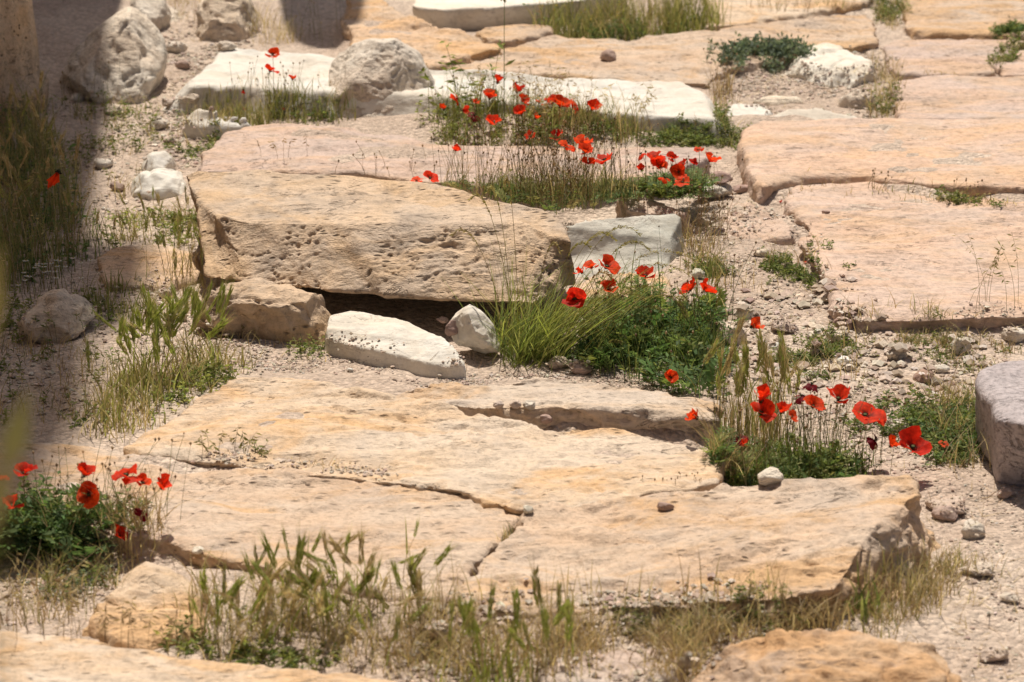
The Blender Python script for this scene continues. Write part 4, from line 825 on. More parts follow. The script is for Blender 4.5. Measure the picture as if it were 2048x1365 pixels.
clump('dry weeds and gravel plants beside the pink streaked flake', (405, 280), lambda A: (dry(A, in_poly([(370,250),(450,245),(450,295),(385,300)], 190, 0), (.03, .08), cols=STRAW + BROWN), herb(A, in_poly([(330,300),(450,270),(440,300),(350,330)], 80, 0), (.01, .03), cols=GREEN), herb(A, in_poly([(370,240),(450,240),(450,260),(380,262)], 24, 0), (.03, .06), (.007, .014), DGREEN)), name='dry_weeds', cat='weeds')
clump('dry grass between the boulders at the back left', (540, 80), lambda A: (dry(A, in_poly([(500,60),(580,60),(590,95),(510,98)], 170, 0), (.05, .14)), dry(A, in_poly([(340,0),(410,0),(400,60),(350,70)], 120, 0), (.04, .12), cols=STRAW + BROWN), pods(A, in_poly([(560,60),(680,60),(680,100),(570,100)], 16, 0), (.08, .2))), name='dry_weeds', cat='weeds')

# bottom left poppies' plant and the foreground barley
FP = [(-60,1060),(100,1045),(225,1055),(248,1095),(120,1118),(-60,1120)]
clump('dark green leafy poppy plant at the left bottom edge', (90, 1090), lambda A: (fronds(A, in_poly(FP, 420, .01, False), (.06, .11), DGREEN, rise=(.5, 1.35)), herb(A, in_poly(FP, 420, .01, False), (.04, .12), (.012, .026), DGREEN + GREEN[:1]), pods(A, in_poly([(60,1060),(330,1060),(330,1090),(100,1110)], 60, .01, False), (.10, .22), cols=GREEN + OLIVE, lean=.8), dry(A, in_poly([(120,1090),(300,1080),(320,1120),(150,1140)], 200, .01), (.04, .12))), name='poppy_plant', cat='plant', part='foliage')
clump('thin pale weeds between the bottom left slab and the poppy plant', (150, 1200), lambda A: (dry(A, in_poly([(0,1150),(230,1110),(200,1250),(20,1250)], 280, 0), (.03, .09), cols=STRAW + BROWN + OLIVE), herb(A, in_poly([(80,1150),(220,1120),(200,1190),(90,1190)], 60, 0), (.02, .06), (.007, .016), GREYG + GREEN), oats(A, in_poly([(0,1200),(330,1290),(250,1330),(0,1290)], 26, .02), (.10, .2), cols=BROWN + STRAW)), name='dry_weeds', cat='weeds')
def fore(A):
    R = [(360,1275),(450,1195),(640,1205),(830,1255),(1000,1340),(1040,1372),(800,1345),(600,1322),(420,1298)]
    grass(A, in_poly(R, 260, .01), (.02, .08), .003, cols=LIME + LIME + OLIVE); dry(A, in_poly(R, 1300, .01), (.02, .10), cols=STRAW + STRAW + OLIVE, lean=1.6); herb(A, in_poly([(330,1285),(420,1255),(560,1300),(680,1325),(560,1320)], 120, .01), (.010, .028), cols=GREEN + LIME)
barley_clump('dense green and straw barley in the left foreground', (640, 1270), in_poly([(380,1270),(460,1200),(640,1210),(840,1260),(900,1330),(800,1342),(600,1318),(420,1292)], 90, .01), (.03, .11), ['green', 'green', 'mid', 'straw', 'straw'], lean=.75, size=(.8, 1.3), extra=fore)
barley_clump('fresh green barley blades at the bottom centre edge', (1010, 1360), in_poly([(860,1340),(1120,1345),(1130,1395),(880,1395)], 18, .01), (.06, .12), ['green', 'green', 'mid'], lean=.25, size=(1.0, 1.5), extra=lambda A: (grass(A, in_poly([(850,1340),(1130,1345),(1150,1400),(880,1400)], 90, .01), (.05, .12), .0045, cols=LIME, tip=LIME), dry(A, in_poly([(780,1290),(1150,1320),(1180,1400),(800,1400)], 420, .01), (.04, .11), cols=STRAW + BROWN)))
clump('dry brown grass along the front edge of the big foreground slab', (1300, 1260), lambda A: (dry(A, in_poly([(820,1235),(1000,1250),(1660,1225),(1690,1262),(1400,1285),(1200,1300),(850,1300)], 2600, .035, False), (.015, .07), cols=BROWN + STRAW + STRAW, lean=1.5), herb(A, patchy(in_poly([(1240,1250),(1660,1235),(1560,1270),(1280,1300)], 200, .03)), (.02, .05), (.006, .014), GREEN + OLIVE), dry(A, in_poly([(820,1235),(1640,1225),(1640,1262),(850,1290)], 130, .03), (.08, .14), lean=.4)))
clump('dry grass at the foot of the shaded slab end', (1820, 1190), lambda A: (dry(A, in_poly([(1690,1240),(1800,1190),(1890,1125),(1930,1150),(1860,1220),(1760,1280)], 1000, 0), (.03, .12), cols=STRAW + BROWN + OLIVE), grass(A, in_poly([(1690,1240),(1760,1215),(1770,1250),(1700,1265)], 26, 0), (.05, .10), .007, cols=GREEN, tip=GREEN)))
clump('dry grass around the orange stone at the bottom right', (1400, 1330), lambda A: (dry(A, in_poly([(1330,1300),(1420,1290),(1400,1400),(1300,1400)], 420, .01), (.03, .09), cols=STRAW + BROWN), herb(A, in_poly([(1340,1290),(1440,1270),(1400,1330),(1350,1330)], 60, .01), (.02, .05), cols=OLIVE + GREEN)))

# back edge
clump('tall green grass clump at the top edge with tiny yellow flowers', (1250, 60), lambda A: (grass(A, in_poly([(1075,72),(1110,40),(1260,25),(1430,25),(1440,52),(1280,70)], 1300, .03), (.06, .22), .004, cols=LIME + GREEN + OLIVE), dry(A, in_poly([(1075,72),(1110,45),(1430,30),(1450,55),(1280,72)], 520, .03), (.05, .16), cols=STRAW + BROWN + OLIVE), herb(A, in_poly([(1085,72),(1150,60),(1420,45),(1430,58),(1280,72)], 200, .03), (.03, .09), cols=GREEN + DGREEN), beads(A, in_poly([(1090,60),(1250,40),(1260,60),(1100,72)], 30, .03) + np.column_stack([np.zeros((30, 2)), U(.08, .2, 30)]), np.full(30, .005), pal([(.65, .50, .06)], 30), .6)))
def shrub(A):
    B = in_poly([(1410,122),(1460,104),(1540,98),(1620,100),(1610,112),(1500,130)], 170, .05); n = len(B); h = U(.012, .05, n); P = curve(B, h, U(0, 6.28, n), h * U(.3, 1.1, n), 3); stems(A, P, np.full(n, .0012), pal(GREYG, n)); q = np.repeat(P[:, 1:].reshape(-1, 3), 6, 0); m = len(q); q = q + rng.normal(0, .006, (m, 3)); L = U(.012, .026, m); leaves(A, q, rdir(m, 0, 1), rdir(m, 0, 1), L, L * .45, pal(GREYG, m, .2))
clump('grey green low shrub on the edge of the broad golden back slab', (1520, 112), shrub, name='low_shrub', cat='shrub', part='foliage', z=.06)
clump('bare twiggy bushes at the top edge right of centre', (1600, 15), lambda A: (pods(A, in_poly([(1500,0),(1720,-10),(1700,15),(1500,30)], 60, .1, False), (.06, .16), cols=BROWN + STRAW, lean=.8), dry(A, in_poly([(1530,10),(1690,0),(1690,18),(1540,25)], 70, .1, False), (.04, .10), cols=BROWN + OLIVE)), name='dry_bush', cat='bush', z=.1)
clump('dry weeds in the joint left of the far right paving', (1765, 190), lambda A: (dry(A, in_poly([(1745,150),(1785,150),(1795,245),(1745,245)], 320, 0), (.03, .08), cols=STRAW + BROWN + OLIVE), herb(A, in_poly([(1740,205),(1790,205),(1790,235),(1745,235)], 60, 0), (.02, .04), cols=OLIVE + GREEN)), name='dry_weeds', cat='weeds')
clump('grey green weeds in the joint at the top right', (1775, 25), lambda A: (herb(A, in_poly([(1748,10),(1810,5),(1805,50),(1760,45)], 150, 0), (.03, .06), cols=OLIVE + GREEN), dry(A, in_poly([(1748,10),(1815,5),(1810,60),(1760,60)], 160, 0), (.03, .1))), name='low_weeds', cat='weeds')
clump('small dark green plant on the joint of the top right slab', (2020, 68), lambda A: herb(A, in_poly([(1965,62),(2060,58),(2060,74),(1980,74)], 170, .03), (.015, .04), cols=GREEN + DGREEN), name='small_plant', cat='plant', part='foliage')
clump('grass in the slanting joint near the right edge', (2005, 125), lambda A: (herb(A, in_poly([(1990,140),(2010,105),(2048,88),(2048,100),(2015,125)], 110, .03), (.02, .04), cols=OLIVE + GREEN), dry(A, in_poly([(1850,148),(1990,142),(1990,152),(1850,156)], 130, .03), (.01, .035), cols=STRAW + BROWN)), name='joint_weeds', cat='weeds')
clump('dry sprigs in the joint in front of the long pinkish slab', (1800, 370), lambda A: (dry(A, in_poly([(1540,375),(1640,356),(1880,378),(2048,386),(2048,396),(1880,390),(1640,370)], 260, .085), (.008, .03), cols=STRAW + BROWN + OLIVE), pods(A, in_poly([(1730,362),(1780,366),(1780,376),(1730,372)], 10, .085), (.03, .07), cols=STRAW + BROWN, lean=.9), pods(A, in_poly([(1900,375),(1980,378),(1980,388),(1900,386)], 9, .085), (.03, .07), cols=STRAW, lean=.9), herb(A, in_poly([(1880,380),(2000,384),(2000,396),(1900,392)], 60, .085), (.015, .035), cols=GREEN + OLIVE)), name='joint_weeds', cat='weeds')
clump('thin wild oat stalks standing before the broad right slab', (1950, 640), lambda A: oats(A, in_poly([(1920,640),(2040,640),(2040,660),(1930,660)], 9, 0), (.12, .24), cols=OLIVE, k=7), name='oat_stalks')
clump('little grey sprig growing in the joint of the foreground slabs', (1020, 1085), lambda A: (grass(A, in_poly([(1000,1090),(1040,1058),(1050,1068),(1010,1098)], 60, .04, False), (.03, .07), .002, cols=GREYG + STRAW, tip=STRAW), dry(A, in_poly([(960,1112),(1040,1050),(1050,1060),(970,1120)], 90, .04, False), (.01, .03), cols=STRAW + BROWN)), name='small_sprig', cat='plant', z=.04)
clump('tiny dry sprigs along the back edge of the big foreground slab', (1330, 982), lambda A: pods(A, in_poly([(1290,978),(1400,970),(1400,984),(1290,990)], 30, .05, False), (.015, .04), cols=OLIVE + BROWN, hr=.0018), name='small_sprig', cat='plant', z=.05)
clump('tiny green sprig at the front lip of the ridged slab', (510, 920), lambda A: (herb(A, in_poly([(490,915),(535,915),(535,928),(490,928)], 14, .05, False), (.02, .05), (.008, .016), GREEN + OLIVE), dry(A, in_poly([(420,920),(760,945),(760,955),(420,935)], 130, .05, False), (.008, .03), cols=STRAW + BROWN), oats(A, in_poly([(400,910),(520,910),(520,930),(400,925)], 10, .05, False), (.06, .1), cols=OLIVE)), name='small_sprig', cat='plant', z=.05)

# near the lens: a few blades right in front of the camera at the left edge
def nearblades(A):
    for x0, x1, y0, y1, d, wd in ((5, 58, 965, 775, 1.7, .018), (-24, 0, 720, 475, 1.8, .014), (-30, 30, 1110, 860, 1.65, .013)):
        b = at_y(x0, y0, d); e = at_y(x1, y1, d + .02); dr = (e - b)[None]; L = np.linalg.norm(dr, axis=1); c = pal(OLIVE, 1)
        leaves(A, b[None], dr / L, np.array([[0, -1.0, 0]]), L, np.array([wd]), c, .0)
        g = np.array([[b[0] - .03, d, 0.0]]); P = curve(g, np.array([b[2]]), np.array([0.0]), np.array([.03]), 6); stems(A, P, np.array([.0016]), c)
o_ = np.array([-.34, 1.7, 0.0]); Ac = Acc(); nearblades(Ac)
ne = empty('tall_reed_grass', o_); tag(ne, 'out of focus green blades close to the camera at the left edge', 'grass'); nb = link('blades', Ac.mesh('blades', origin=o_), ne); nb['kind'] = 'stuff'

# ------------------------------------------------------------------ poppies
RED = np.array([.90, .060, .014])
FACE = (0, 72)
def petal(e0, e1, span, seed, R=1.0):
    nu, nv = 7, 5; r = np.random.default_rng(seed); ph = r.uniform(0, 6.28, 3)
    u = np.linspace(-1, 1, nu)[:, None]; v = np.linspace(.06, 1, nv)[None, :]
    Re = R * (1 - .16 * u ** 2 + .05 * np.sin(u * 6 + ph[0])); rho = np.zeros((nu, nv)); zz = np.zeros((nu, nv)); pr = pz = 0; pv = 0
    for j in range(nv):
        e = math.radians(e0 + (e1 - e0) * v[0, j]); dv = v[0, j] - pv; pv = v[0, j]; pr = pr + dv * math.cos(e); pz = pz + dv * math.sin(e); rho[:, j] = pr; zz[:, j] = pz
    rho = rho * Re; zz = zz * Re + .10 * R * v ** 2 * np.sin(u * 4 + ph[1]) + .07 * v ** 3 * np.sin(u * 8 + ph[2])
    wide = math.radians(span) * (.75 + .25 * v); a = u * wide
    V = np.stack([rho * np.cos(a), np.maximum(rho, .35 * v) * np.sin(a), zz], -1).reshape(-1, 3)
    i = np.arange(nu * nv).reshape(nu, nv); F = np.stack([i[:-1, :-1], i[1:, :-1], i[1:, 1:], i[:-1, 1:]], -1).reshape(-1, 4)
    return V, F, np.repeat(v, nu, 0).reshape(-1), np.repeat(np.abs(u), nv, 1).reshape(-1)
KIND = {'flat': (48, -8, 62), 'cup': (62, 48, 60), 'bowl': (55, 22, 62), 'fold': (25, -50, 52), 'tight': (80, 84, 50), 'wing': (30, 35, 55)}
PET = {}
TINT = [(1.0, 1.0, 1.0), (1.05, 1.7, 1.3), (.72, .55, 1.0)]
def petals(kind, dark, tint=0):
    key = (kind, dark, tint)
    if key not in PET:
        out = []
        for s in range(4):
            V, F, v, u = petal(*KIND[kind], seed=s * 13 + len(PET)); c = RED * (1 + .25 * (s % 3 - 1) * .5) * np.array(TINT[tint])
            if dark: c = np.array([.22, .012, .022])
            C = np.repeat(c[None], len(V), 0) * (.85 + .2 * v[:, None]); C *= (1 + .35 * np.clip(v - .6, 0, 1) * u)[:, None]; b = (v < .31) & (u < .5); C[b] = C[b] * .45
            out.append(mesh_np('petal', V, F, M['petal'], True, C))
        PET[key] = out
    return PET[key]
def centre_mesh():
    A = Acc(); n = 46; a = U(0, 6.28, n); el = U(.5, 1.2, n); B = np.zeros((n, 3)); c = np.full((n, 3), .012)
    blades(A, B, .26 * np.sin(el), a, .26 * np.cos(el), np.full(n, .03), c, c, 2, 1.0); q = np.column_stack([.26 * np.cos(el) * np.cos(a), .26 * np.cos(el) * np.sin(a), .26 * np.sin(el)]); beads(A, q, np.full(n, .022), c, 1.2)
    return A.mesh('stamens')
STAM = centre_mesh()
def capsule_mesh():
    A = Acc(); pr = [(.0, 0), (.07, .03), (.10, .12), (.09, .2), (.11, .22), (.0, .23)]; a = np.arange(8) * math.pi / 4
    V = np.array([[(r * math.cos(t), r * math.sin(t), z) for t in a] for r, z in pr]).reshape(1, -1, 3)
    F = [(i * 8 + j, i * 8 + (j + 1) % 8, i * 8 + 8 + (j + 1) % 8, i * 8 + 8 + j) for i in range(5) for j in range(8)]
    A.add(V, [np.array(F)], np.array([.16, .19, .08])); return A.mesh('seed_capsule')
CAPS = capsule_mesh()
def poppy(label, x, y, size, kind, bx, by, zb=0.0, tilt=None, dark=False, group=None, dy=0.0, bud=0):
    b = at_z(bx, by, zb); yb = b[1]; f = at_y(x, y, yb + dy + random.uniform(-.02, .02)); s = math.hypot(f[1], CAM_H - f[2]) / FPX
    R = size * s * .74; e = empty('poppy', b); tag(e, label, 'poppy', group)
    if tilt is None: tilt = (random.uniform(-30, 30), random.uniform(-15, 25))
    elif tilt != FACE and tilt[1] < 60: tilt = (tilt[0] * 1.2, tilt[1] * .7 - 8)
    # tilt: sideways, towards the camera (degrees)
    Rm = Matrix.Rotation(math.radians(tilt[0]), 3, 'Y') @ Matrix.Rotation(math.radians(tilt[1]), 3, 'X')
    up = Rm @ Vector((0, 0, 1)); top = Vector(f - b); neck = top - up * (R * .32)
    # stem: rises from the ground, bends into the flower
    k = 9; t = np.linspace(0, 1, k)[:, None]; p0 = np.zeros(3); p3 = np.array(neck); Ls = np.linalg.norm(p3)
    p1 = np.array([p3[0] * .15, p3[1] * .2, p3[2] * .45]); p2 = p3 - np.array(up) * Ls * .22
    P = (1 - t) ** 3 * p0 + 3 * (1 - t) ** 2 * t * p1 + 3 * (1 - t) * t ** 2 * p2 + t ** 3 * p3
    A = Acc(); stems(A, P[None], np.array([.0014]), pal(GREEN + OLIVE, 1)); link('stem', A.mesh('stem'), e)
    rot0 = random.uniform(0, 6.28); ms = petals(kind, dark, random.choice((0, 0, 1, 1, 2)))
    for q in range(4):
        o = link('petal', ms[(q + random.randrange(4)) % 4], e, neck + up * (.02 * R * (q % 2)))
        m = Rm.to_4x4() @ Matrix.Rotation(rot0 + q * math.pi / 2 + random.uniform(-.35, .35), 4, 'Z') @ Matrix.Rotation(math.radians(random.uniform(-28, 16)), 4, 'Y') @ Matrix.Rotation(math.radians(random.uniform(-16, 16)), 4, 'X')
        o.rotation_euler = m.to_euler(); g = R * random.uniform(.78, 1.12) * (1.0 if q % 2 else .9); o.scale = (g, g, g)
    o = link('seed_capsule', CAPS, e, neck); o.rotation_euler = Rm.to_euler(); o.scale = (R, R, R)
    link('stamens', STAM, o)
    return e

ga, gl, gb, gc, gd, ge, gf = 'poppies of the back bed', 'poppies by the marble beam left end', 'poppies of the spent stems behind the block', 'poppies of the right back clump', 'poppies in the centre', 'poppies of the right foreground', 'poppies at the bottom left'
PO = [
 # back left
 ('heart shaped red poppy topmost before the left end of the marble beam', 545, 107, 26, 'wing', 548, 226, .02, (0, 55), 0, gl),
 ('red poppy just below the heart shaped one at the marble beam', 541, 140, 26, 'bowl', 545, 228, .02, (15, 15), 0, gl),
 ('small red poppy right of the heart shaped one at the marble beam', 585, 157, 20, 'bowl', 590, 230, .02, None, 0, gl),
 ('drooping red poppy leftmost before the marble beam', 486, 181, 18, 'tight', 490, 225, .02, (0, 160), 0, gl),
 ('tiny dark red poppy low in the olive grass, the left one', 489, 220, 9, 'cup', 490, 232, .02, None, 1, gl),
 ('tiny dark red poppy low in the olive grass, the right one', 567, 220, 9, 'cup', 568, 234, .02, None, 1, gl),
 # back bed
 ('red poppy nearest the pitted boulder on its right side', 887, 217, 20, 'cup', 900, 268, .02, None, 0, ga),
 ('narrow red poppy seen edge on, above the boulder end of the back bed', 918, 197, 26, 'fold', 925, 262, .02, (60, 0), 0, ga),
 ('tall folded red poppy beside the dark withered one', 928, 222, 28, 'cup', 932, 272, .02, (70, 10), 0, ga),
 ('withered dark purple poppy in the back bed', 950, 228, 22, 'fold', 955, 275, .02, (20, 20), 1, ga),
 ('small red poppy left of the wide pair in the back bed', 952, 205, 18, 'bowl', 955, 265, .02, None, 0, ga),
 ('wide red poppy left of the tall green stalk', 979, 193, 34, 'bowl', 985, 262, .02, (0, 10), 0, ga),
 ('highest red poppy of the back bed', 996, 163, 28, 'cup', 995, 258, .02, (20, 0), 0, ga),
 ('deep red cupped poppy right of the tall green stalk', 1035, 181, 32, 'cup', 1038, 262, .02, (10, 20), 0, ga),
 ('red poppy with pale gleam right below the deep red cup', 1046, 200, 28, 'bowl', 1048, 266, .02, (25, 40), 0, ga),
 ('orange red poppy in the middle of the back bed, below the gleaming one', 1042, 225, 34, 'bowl', 1044, 274, .02, (-10, 30), 0, ga),
 ('lowest wide red poppy on the left half of the back bed', 984, 243, 38, 'wing', 985, 282, .02, (8, 25), 0, ga),
 ('small round red poppy right of the orange red one', 1071, 236, 20, 'cup', 1073, 276, .02, None, 0, ga),
 ('small red poppy hanging low over the golden slab, left one', 1059, 271, 26, 'wing', 1062, 292, .03, (-20, 30), 0, ga),
 ('red winged poppy hanging low over the golden slab, right one', 1113, 272, 30, 'wing', 1115, 294, .03, (10, 35), 0, ga),
 ('left flower of the big overlapping pair in the back bed', 1104, 203, 32, 'bowl', 1106, 268, .02, (-15, 20), 0, ga),
 ('right and larger flower of the big overlapping pair in the back bed', 1123, 209, 44, 'bowl', 1122, 270, .02, (15, 35), 0, ga),
 ('faded red poppy behind the grass right of the gleaming one', 1078, 204, 16, 'cup', 1080, 262, .02, None, 0, ga),
 ('narrow red poppy between the big pair and the far right one', 1156, 209, 26, 'fold', 1158, 270, .02, (55, 10), 0, ga),
 ('rightmost red poppy of the back bed with one raised petal', 1185, 215, 34, 'cup', 1186, 272, .02, (10, 30), 0, ga),
 # behind the block
 ('flat red poppy left of the stacked pair above the spent stems', 1133, 292, 30, 'flat', 1120, 392, .13, (5, 20), 0, gb),
 ('upper flower of the stacked pair above the spent stems', 1168, 285, 38, 'bowl', 1165, 390, .13, (0, 15), 0, gb),
 ('lower darker flower of the stacked pair above the spent stems', 1170, 302, 34, 'bowl', 1175, 394, .13, (0, 40), 0, gb),
 ('bright red winged poppy right of the stacked pair', 1209, 316, 38, 'wing', 1205, 396, .13, (-10, 20), 0, gb),
 ('dull red poppy under the stacked pair', 1178, 324, 26, 'wing', 1185, 398, .13, (10, 30), 0, gb),
 ('small red poppy alone at the left of the spent stems', 912, 299, 20, 'wing', 920, 372, .14, None, 0, gb),
 ('red poppy resting at the back edge of the travertine block, right of two', 861, 354, 26, 'bowl', 880, 368, .15, (20, 40), 0, gb),
 ('low red poppy at the back edge of the travertine block, left of two', 833, 361, 22, 'flat', 862, 368, .16, (0, 10), 0, gb),
 # right back clump
 ('small pointed red poppy left and above of the right back clump', 1280, 305, 22, 'fold', 1290, 385, .10, (-30, 0), 0, gc),
 ('upper flower of the biggest pair in the right back clump', 1313, 316, 34, 'bowl', 1312, 386, .10, (0, 35), 0, gc),
 ('lower flower of the biggest pair in the right back clump', 1320, 331, 34, 'bowl', 1320, 388, .10, (10, 50), 0, gc),
 ('red poppy at the left foot of the right back clump', 1282, 338, 22, 'cup', 1286, 390, .10, (-15, 30), 0, gc),
 ('round red poppy right of the biggest pair in the right back clump', 1345, 315, 24, 'bowl', 1345, 384, .10, (0, 35), 0, gc),
 ('small red poppy between the round one and the pale slab corner', 1364, 326, 20, 'wing', 1362, 385, .10, None, 0, gc),
 ('red poppy showing its black centre in the right back clump', 1358, 344, 32, 'bowl', 1356, 392, .10, (5, 65), 0, gc),
 ('red poppy directly under the black centred one', 1365, 362, 26, 'flat', 1362, 396, .10, (0, 40), 0, gc),
 ('dark red poppy low in the middle of the right back clump', 1331, 353, 22, 'fold', 1332, 396, .10, None, 0, gc),
 ('small red poppy near the right edge of the right back clump', 1388, 327, 18, 'bowl', 1385, 384, .10, None, 0, gc),
 ('topmost red poppy of the right back clump', 1397, 299, 22, 'flat', 1392, 382, .10, (-10, 30), 0, gc),
 ('rightmost red poppy of the right back clump', 1422, 318, 36, 'wing', 1404, 385, .10, (20, 25), 0, gc),
 # centre
 ('dark red poppy leftmost of the upper centre three', 1162, 543, 28, 'cup', 1200, 690, 0, (-40, 30), 0, gd),
 ('half closed red poppy behind the big one of the centre', 1182, 532, 30, 'flat', 1215, 690, 0, (-10, 15), 0, gd),
 ('biggest red poppy at the top of the centre group', 1216, 530, 48, 'bowl', 1230, 690, 0, (25, 40), 0, gd),
 ('red poppy before the grey marble block', 1292, 548, 36, 'wing', 1280, 690, 0, (10, 20), 0, gd),
 ('round red poppy in the middle of the centre group', 1217, 576, 36, 'bowl', 1235, 700, 0, (0, 45), 0, gd),
 ('red poppy with black centre beside the green grass tuft', 1149, 597, 48, 'bowl', 1190, 715, 0, (-8, 62), 0, gd),
 ('left one of two wind blown poppies right of the centre', 1377, 576, 40, 'wing', 1378, 690, 0, (-30, 20), 0, gd),
 ('right one of two wind blown poppies right of the centre', 1413, 578, 40, 'wing', 1395, 690, 0, (35, 20), 0, gd),
 ('red poppy with dark centre at the foot of the dark green mound', 1341, 755, 28, 'bowl', 1345, 790, 0, FACE, 0, gd),
 ('lone cupped red poppy over the rubble', 1507, 652, 40, 'cup', 1470, 740, 0, (40, 45), 0, gd),
 # right foreground
 ('red poppy leftmost over the pale slab end', 1391, 833, 40, 'cup', 1440, 920, .02, (-30, 15), 0, ge),
 ('upper bright flower of the tallest pair beside the barley', 1522, 797, 46, 'cup', 1530, 930, .03, (0, 15), 0, ge),
 ('lower bright flower of the tallest pair beside the barley', 1522, 822, 54, 'bowl', 1540, 936, .03, (0, 50), 0, ge),
 ('red poppy touching the tall pair on its right', 1564, 821, 38, 'cup', 1566, 935, .03, (15, 20), 0, ge),
 ('small red poppy partly behind, right of the tall pair', 1585, 832, 26, 'bowl', 1580, 936, .03, (30, 40), 0, ge),
 ('round red poppy in the middle of the right foreground group', 1627, 810, 38, 'bowl', 1628, 930, .02, (10, 50), 0, ge),
 ('tiny red poppy touching the round one of the right foreground', 1644, 820, 16, 'cup', 1640, 930, .02, None, 0, ge),
 ('winged red poppy highest of the right foreground', 1677, 793, 48, 'wing', 1662, 928, .02, (0, 30), 0, ge),
 ('withered crimson poppy highest over the gravel', 1625, 764, 30, 'fold', 1622, 920, .02, (10, 10), 1, ge),
 ('withered dark poppy left below the crimson one', 1602, 788, 28, 'fold', 1606, 920, .02, (-10, 20), 1, ge),
 ('wide open red poppy with visible green capsule', 1731, 826, 58, 'flat', 1712, 925, .0, (0, 38), 0, ge),
 ('dark folded poppy left of the three low right flowers', 1755, 877, 32, 'fold', 1700, 940, .0, (40, 30), 1, ge),
 ('middle one of the three low right flowers', 1785, 890, 40, 'cup', 1710, 945, .0, (35, 50), 0, ge),
 ('large spread red poppy rightmost of the three low flowers', 1828, 890, 60, 'wing', 1715, 948, .0, (10, 45), 0, ge),
 ('tiny red poppy alone in the clover patch', 1888, 887, 18, 'flat', 1885, 910, .0, (0, 30), 0, ge),
 ('faded purplish poppy low at the left of the right foreground', 1476, 872, 30, 'fold', 1485, 940, .03, (-20, 20), 1, ge),
 ('small red poppy right under the faded purplish one', 1487, 888, 26, 'cup', 1492, 942, .03, (20, 40), 0, ge),
 # bottom left
 ('red poppy highest in the left corner group against the shadow', 48, 942, 42, 'bowl', 60, 1080, .02, (5, 10), 0, gf),
 ('red poppy cut by the left edge of the photo, the upper one', 4, 957, 30, 'bowl', 20, 1085, .02, None, 0, gf),
 ('red poppy hidden by the left edge, the lower one', -6, 992, 30, 'bowl', 10, 1085, .02, None, 0, gf),
 ('bright red poppy sitting on the leaves at the left edge', 24, 1008, 44, 'bowl', 30, 1090, .02, (0, 40), 0, gf),
 ('red poppy at the shadow edge above the big bottom left flower', 170, 947, 42, 'bowl', 160, 1080, .02, (15, 20), 0, gf),
 ('biggest red poppy of the bottom left with dark heart', 177, 989, 52, 'bowl', 165, 1085, .02, (10, 60), 0, gf),
 ('wide flat red poppy highest of the leaning bottom left stems', 252, 945, 50, 'flat', 190, 1085, .02, (0, 20), 0, gf),
 ('small folded red poppy between two larger ones at the bottom left', 287, 963, 32, 'wing', 200, 1085, .02, (20, 20), 0, gf),
 ('rightmost red poppy of the bottom left group', 327, 973, 42, 'wing', 205, 1088, .02, (35, 25), 0, gf),
 ('dark crimson poppy under the rightmost one at the bottom left', 291, 1021, 34, 'fold', 210, 1090, .02, (35, 20), 1, gf),
 ('lowest red poppy of the bottom left beside the boulder', 239, 1068, 40, 'wing', 215, 1100, .02, (40, 30), 0, gf),
 ('dangling red poppy in the shadow at the left edge', 115, 350, 56, 'tight', 150, 545, 0, (20, 150), 0, None),
]
for (lab, x, y, s, k, bx, by, zb, ti, dk, g) in PO: poppy(lab, x, y, s, k, bx, by, zb, ti, bool(dk), g, dy=-.07 if g in (ga, gl, gb, gc) else -.03)
def fallen(label, x, y, s):
    p = pick(x, y)[0]; V, F, v, u = petal(20, 10, 60, 3); R = s * mpp(p[1]) * .6; C = np.repeat(RED[None] * .8, len(V), 0)
    V = V * R; V[:, 2] -= V[:, 2].min(); o = link('fallen_petal', mesh_np('fallen_petal', V, F, M['petal'], True, C), None, p + [0, 0, .003]); tag(o, label, 'petal')
fallen('red petal lying on the left corner of the broad right slab', 1556, 405, 14)
fallen('red petal lying at the left edge of the broad right slab, lower one', 1606, 527, 14)

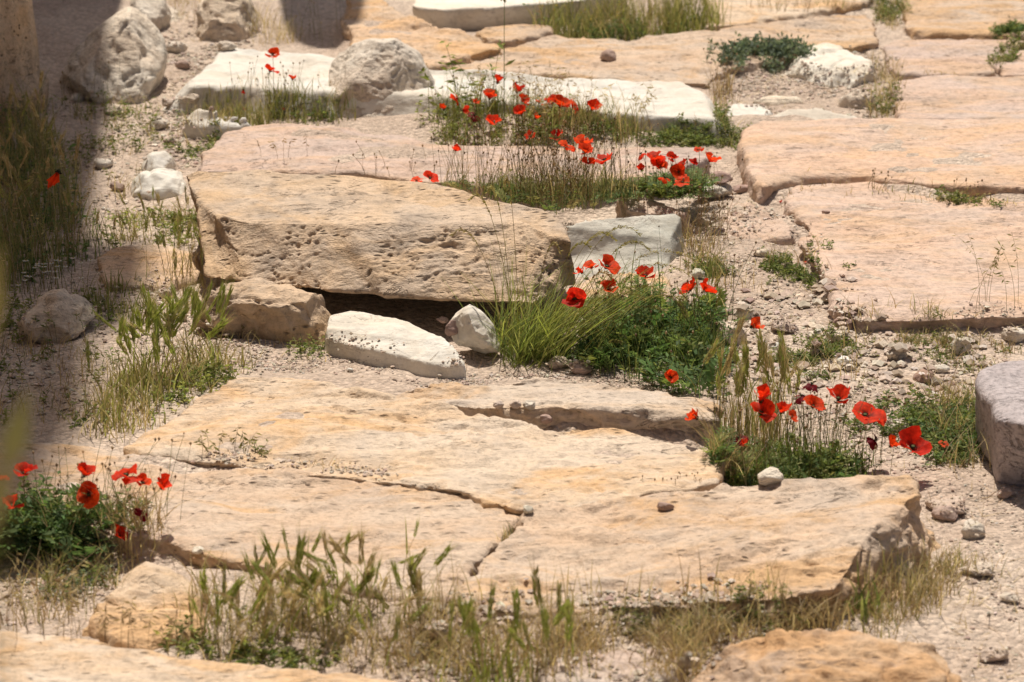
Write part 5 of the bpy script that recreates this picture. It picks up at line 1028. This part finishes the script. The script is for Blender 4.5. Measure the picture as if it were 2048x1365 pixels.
# ------------------------------------------------------------------ gravel and litter
def gravel():
    regs = [([(1380,420),(1560,430),(1660,600),(1720,650),(2048,660),(2048,740),(1940,760),(1960,960),(1720,940),(1690,860),(1440,760),(1430,600),(1370,560)], 4600, (.0018, .007), 0),
            ([(1430,600),(1660,590),(1720,660),(1950,680),(1940,800),(1700,800),(1450,720)], 420, (.008, .020), 0),
            ([(1850,950),(2060,950),(2060,1400),(1930,1400),(1900,1200)], 900, (.0015, .005), 0),
            ([(420,690),(640,705),(720,725),(930,752),(1200,735),(1400,790),(1180,770),(860,770),(560,750),(480,740)], 2200, (.002, .006), 0),
            ([(270,560),(420,590),(450,700),(300,720)], 1200, (.002, .007), 0),
            ([(1430,150),(1780,110),(1790,240),(1440,250)], 2600, (.002, .008), 0),
            ([(330,40),(520,70),(420,160),(360,210),(440,300),(360,350),(300,280)], 2600, (.002, .009), 0),
            ([(-60,200),(330,200),(280,430),(180,560),(300,650),(190,860),(-60,870)], 2000, (.003, .009), 0),
            ([(-60,1120),(240,1110),(180,1260),(-60,1250)], 900, (.002, .007), 0),
            ([(820,1240),(1650,1230),(1700,1280),(1400,1400),(820,1400)], 2000, (.003, .010), .02),
            ([(420,925),(800,950),(800,962),(420,938)], 300, (.002, .006), .05)]
    A = Acc(); o = np.array([(1, 0, 0), (0, 1, 0), (-1, 0, 0), (0, -1, 0), (0, 0, 1), (0, 0, -1.0)])
    rim = [(.6, .6, .55), (-.6, .6, .5), (-.6, -.6, .55), (.6, -.6, .5)]
    o = np.vstack([o, rim]); f = np.array([(0, 1, 6), (1, 4, 6), (4, 0, 6), (1, 2, 7), (2, 4, 7), (4, 1, 7), (2, 3, 8), (3, 4, 8), (4, 2, 8), (3, 0, 9), (0, 4, 9), (4, 3, 9), (1, 0, 5), (2, 1, 5), (3, 2, 5), (0, 3, 5)])
    cols = [(.56, .46, .37), (.60, .51, .42), (.50, .39, .31), (.64, .57, .48), (.48, .37, .30), (.55, .44, .35)]
    for poly, n, sz, z in regs:
        B = in_poly(poly, n, z); r = sz[0] + (sz[1] - sz[0]) * rng.random(n) ** 3; sc = np.column_stack([r * U(.8, 1.3, n), r * U(.8, 1.3, n), r * U(.45, .85, n)])
        V = (o[None] * (1 + rng.normal(0, .16, (n, len(o), 3)))) * sc[:, None, :]; a = U(0, 6.28, n); ca, sa = np.cos(a)[:, None], np.sin(a)[:, None]
        V = np.stack([V[..., 0] * ca - V[..., 1] * sa, V[..., 0] * sa + V[..., 1] * ca, V[..., 2]], -1) + B[:, None, :] + np.column_stack([0 * r, 0 * r, r * .3 + .004])[:, None, :]
        A.add(V, [f], np.broadcast_to(pal(cols, n)[:, None, :], V.shape))
    return A.mesh('gravel', 'grit', smooth=False)
gv = link('gravel', gravel()); tag(gv, 'loose beige gravel and stone chips scattered over the soil', 'gravel', kind='stuff')
A = Acc()
for poly, n, z in (([(1380,430),(1560,430),(1660,600),(1720,650),(2048,660),(1960,960),(1700,940),(1430,700)], 900, 0), ([(420,680),(1200,720),(1400,790),(860,770),(480,740)], 130, 0), ([(1850,950),(2060,950),(2060,1400),(1930,1400)], 260, 0), ([(270,480),(420,560),(450,700),(300,720)], 260, 0), ([(820,1240),(1650,1230),(1700,1280),(1400,1400),(820,1400)], 700, .02), ([(1430,150),(1780,110),(1790,240),(1440,250)], 420, 0), ([(330,40),(520,70),(440,300),(300,280)], 300, 0), ([(-60,1120),(240,1110),(180,1260),(-60,1250)], 200, 0)):
    litter(A, in_poly(poly, n, z), cols=STRAW + BROWN)
lt = link('straw_litter', A.mesh('straw_litter')); tag(lt, 'dead straws and twigs strewn over the bare soil', 'straw', kind='stuff')
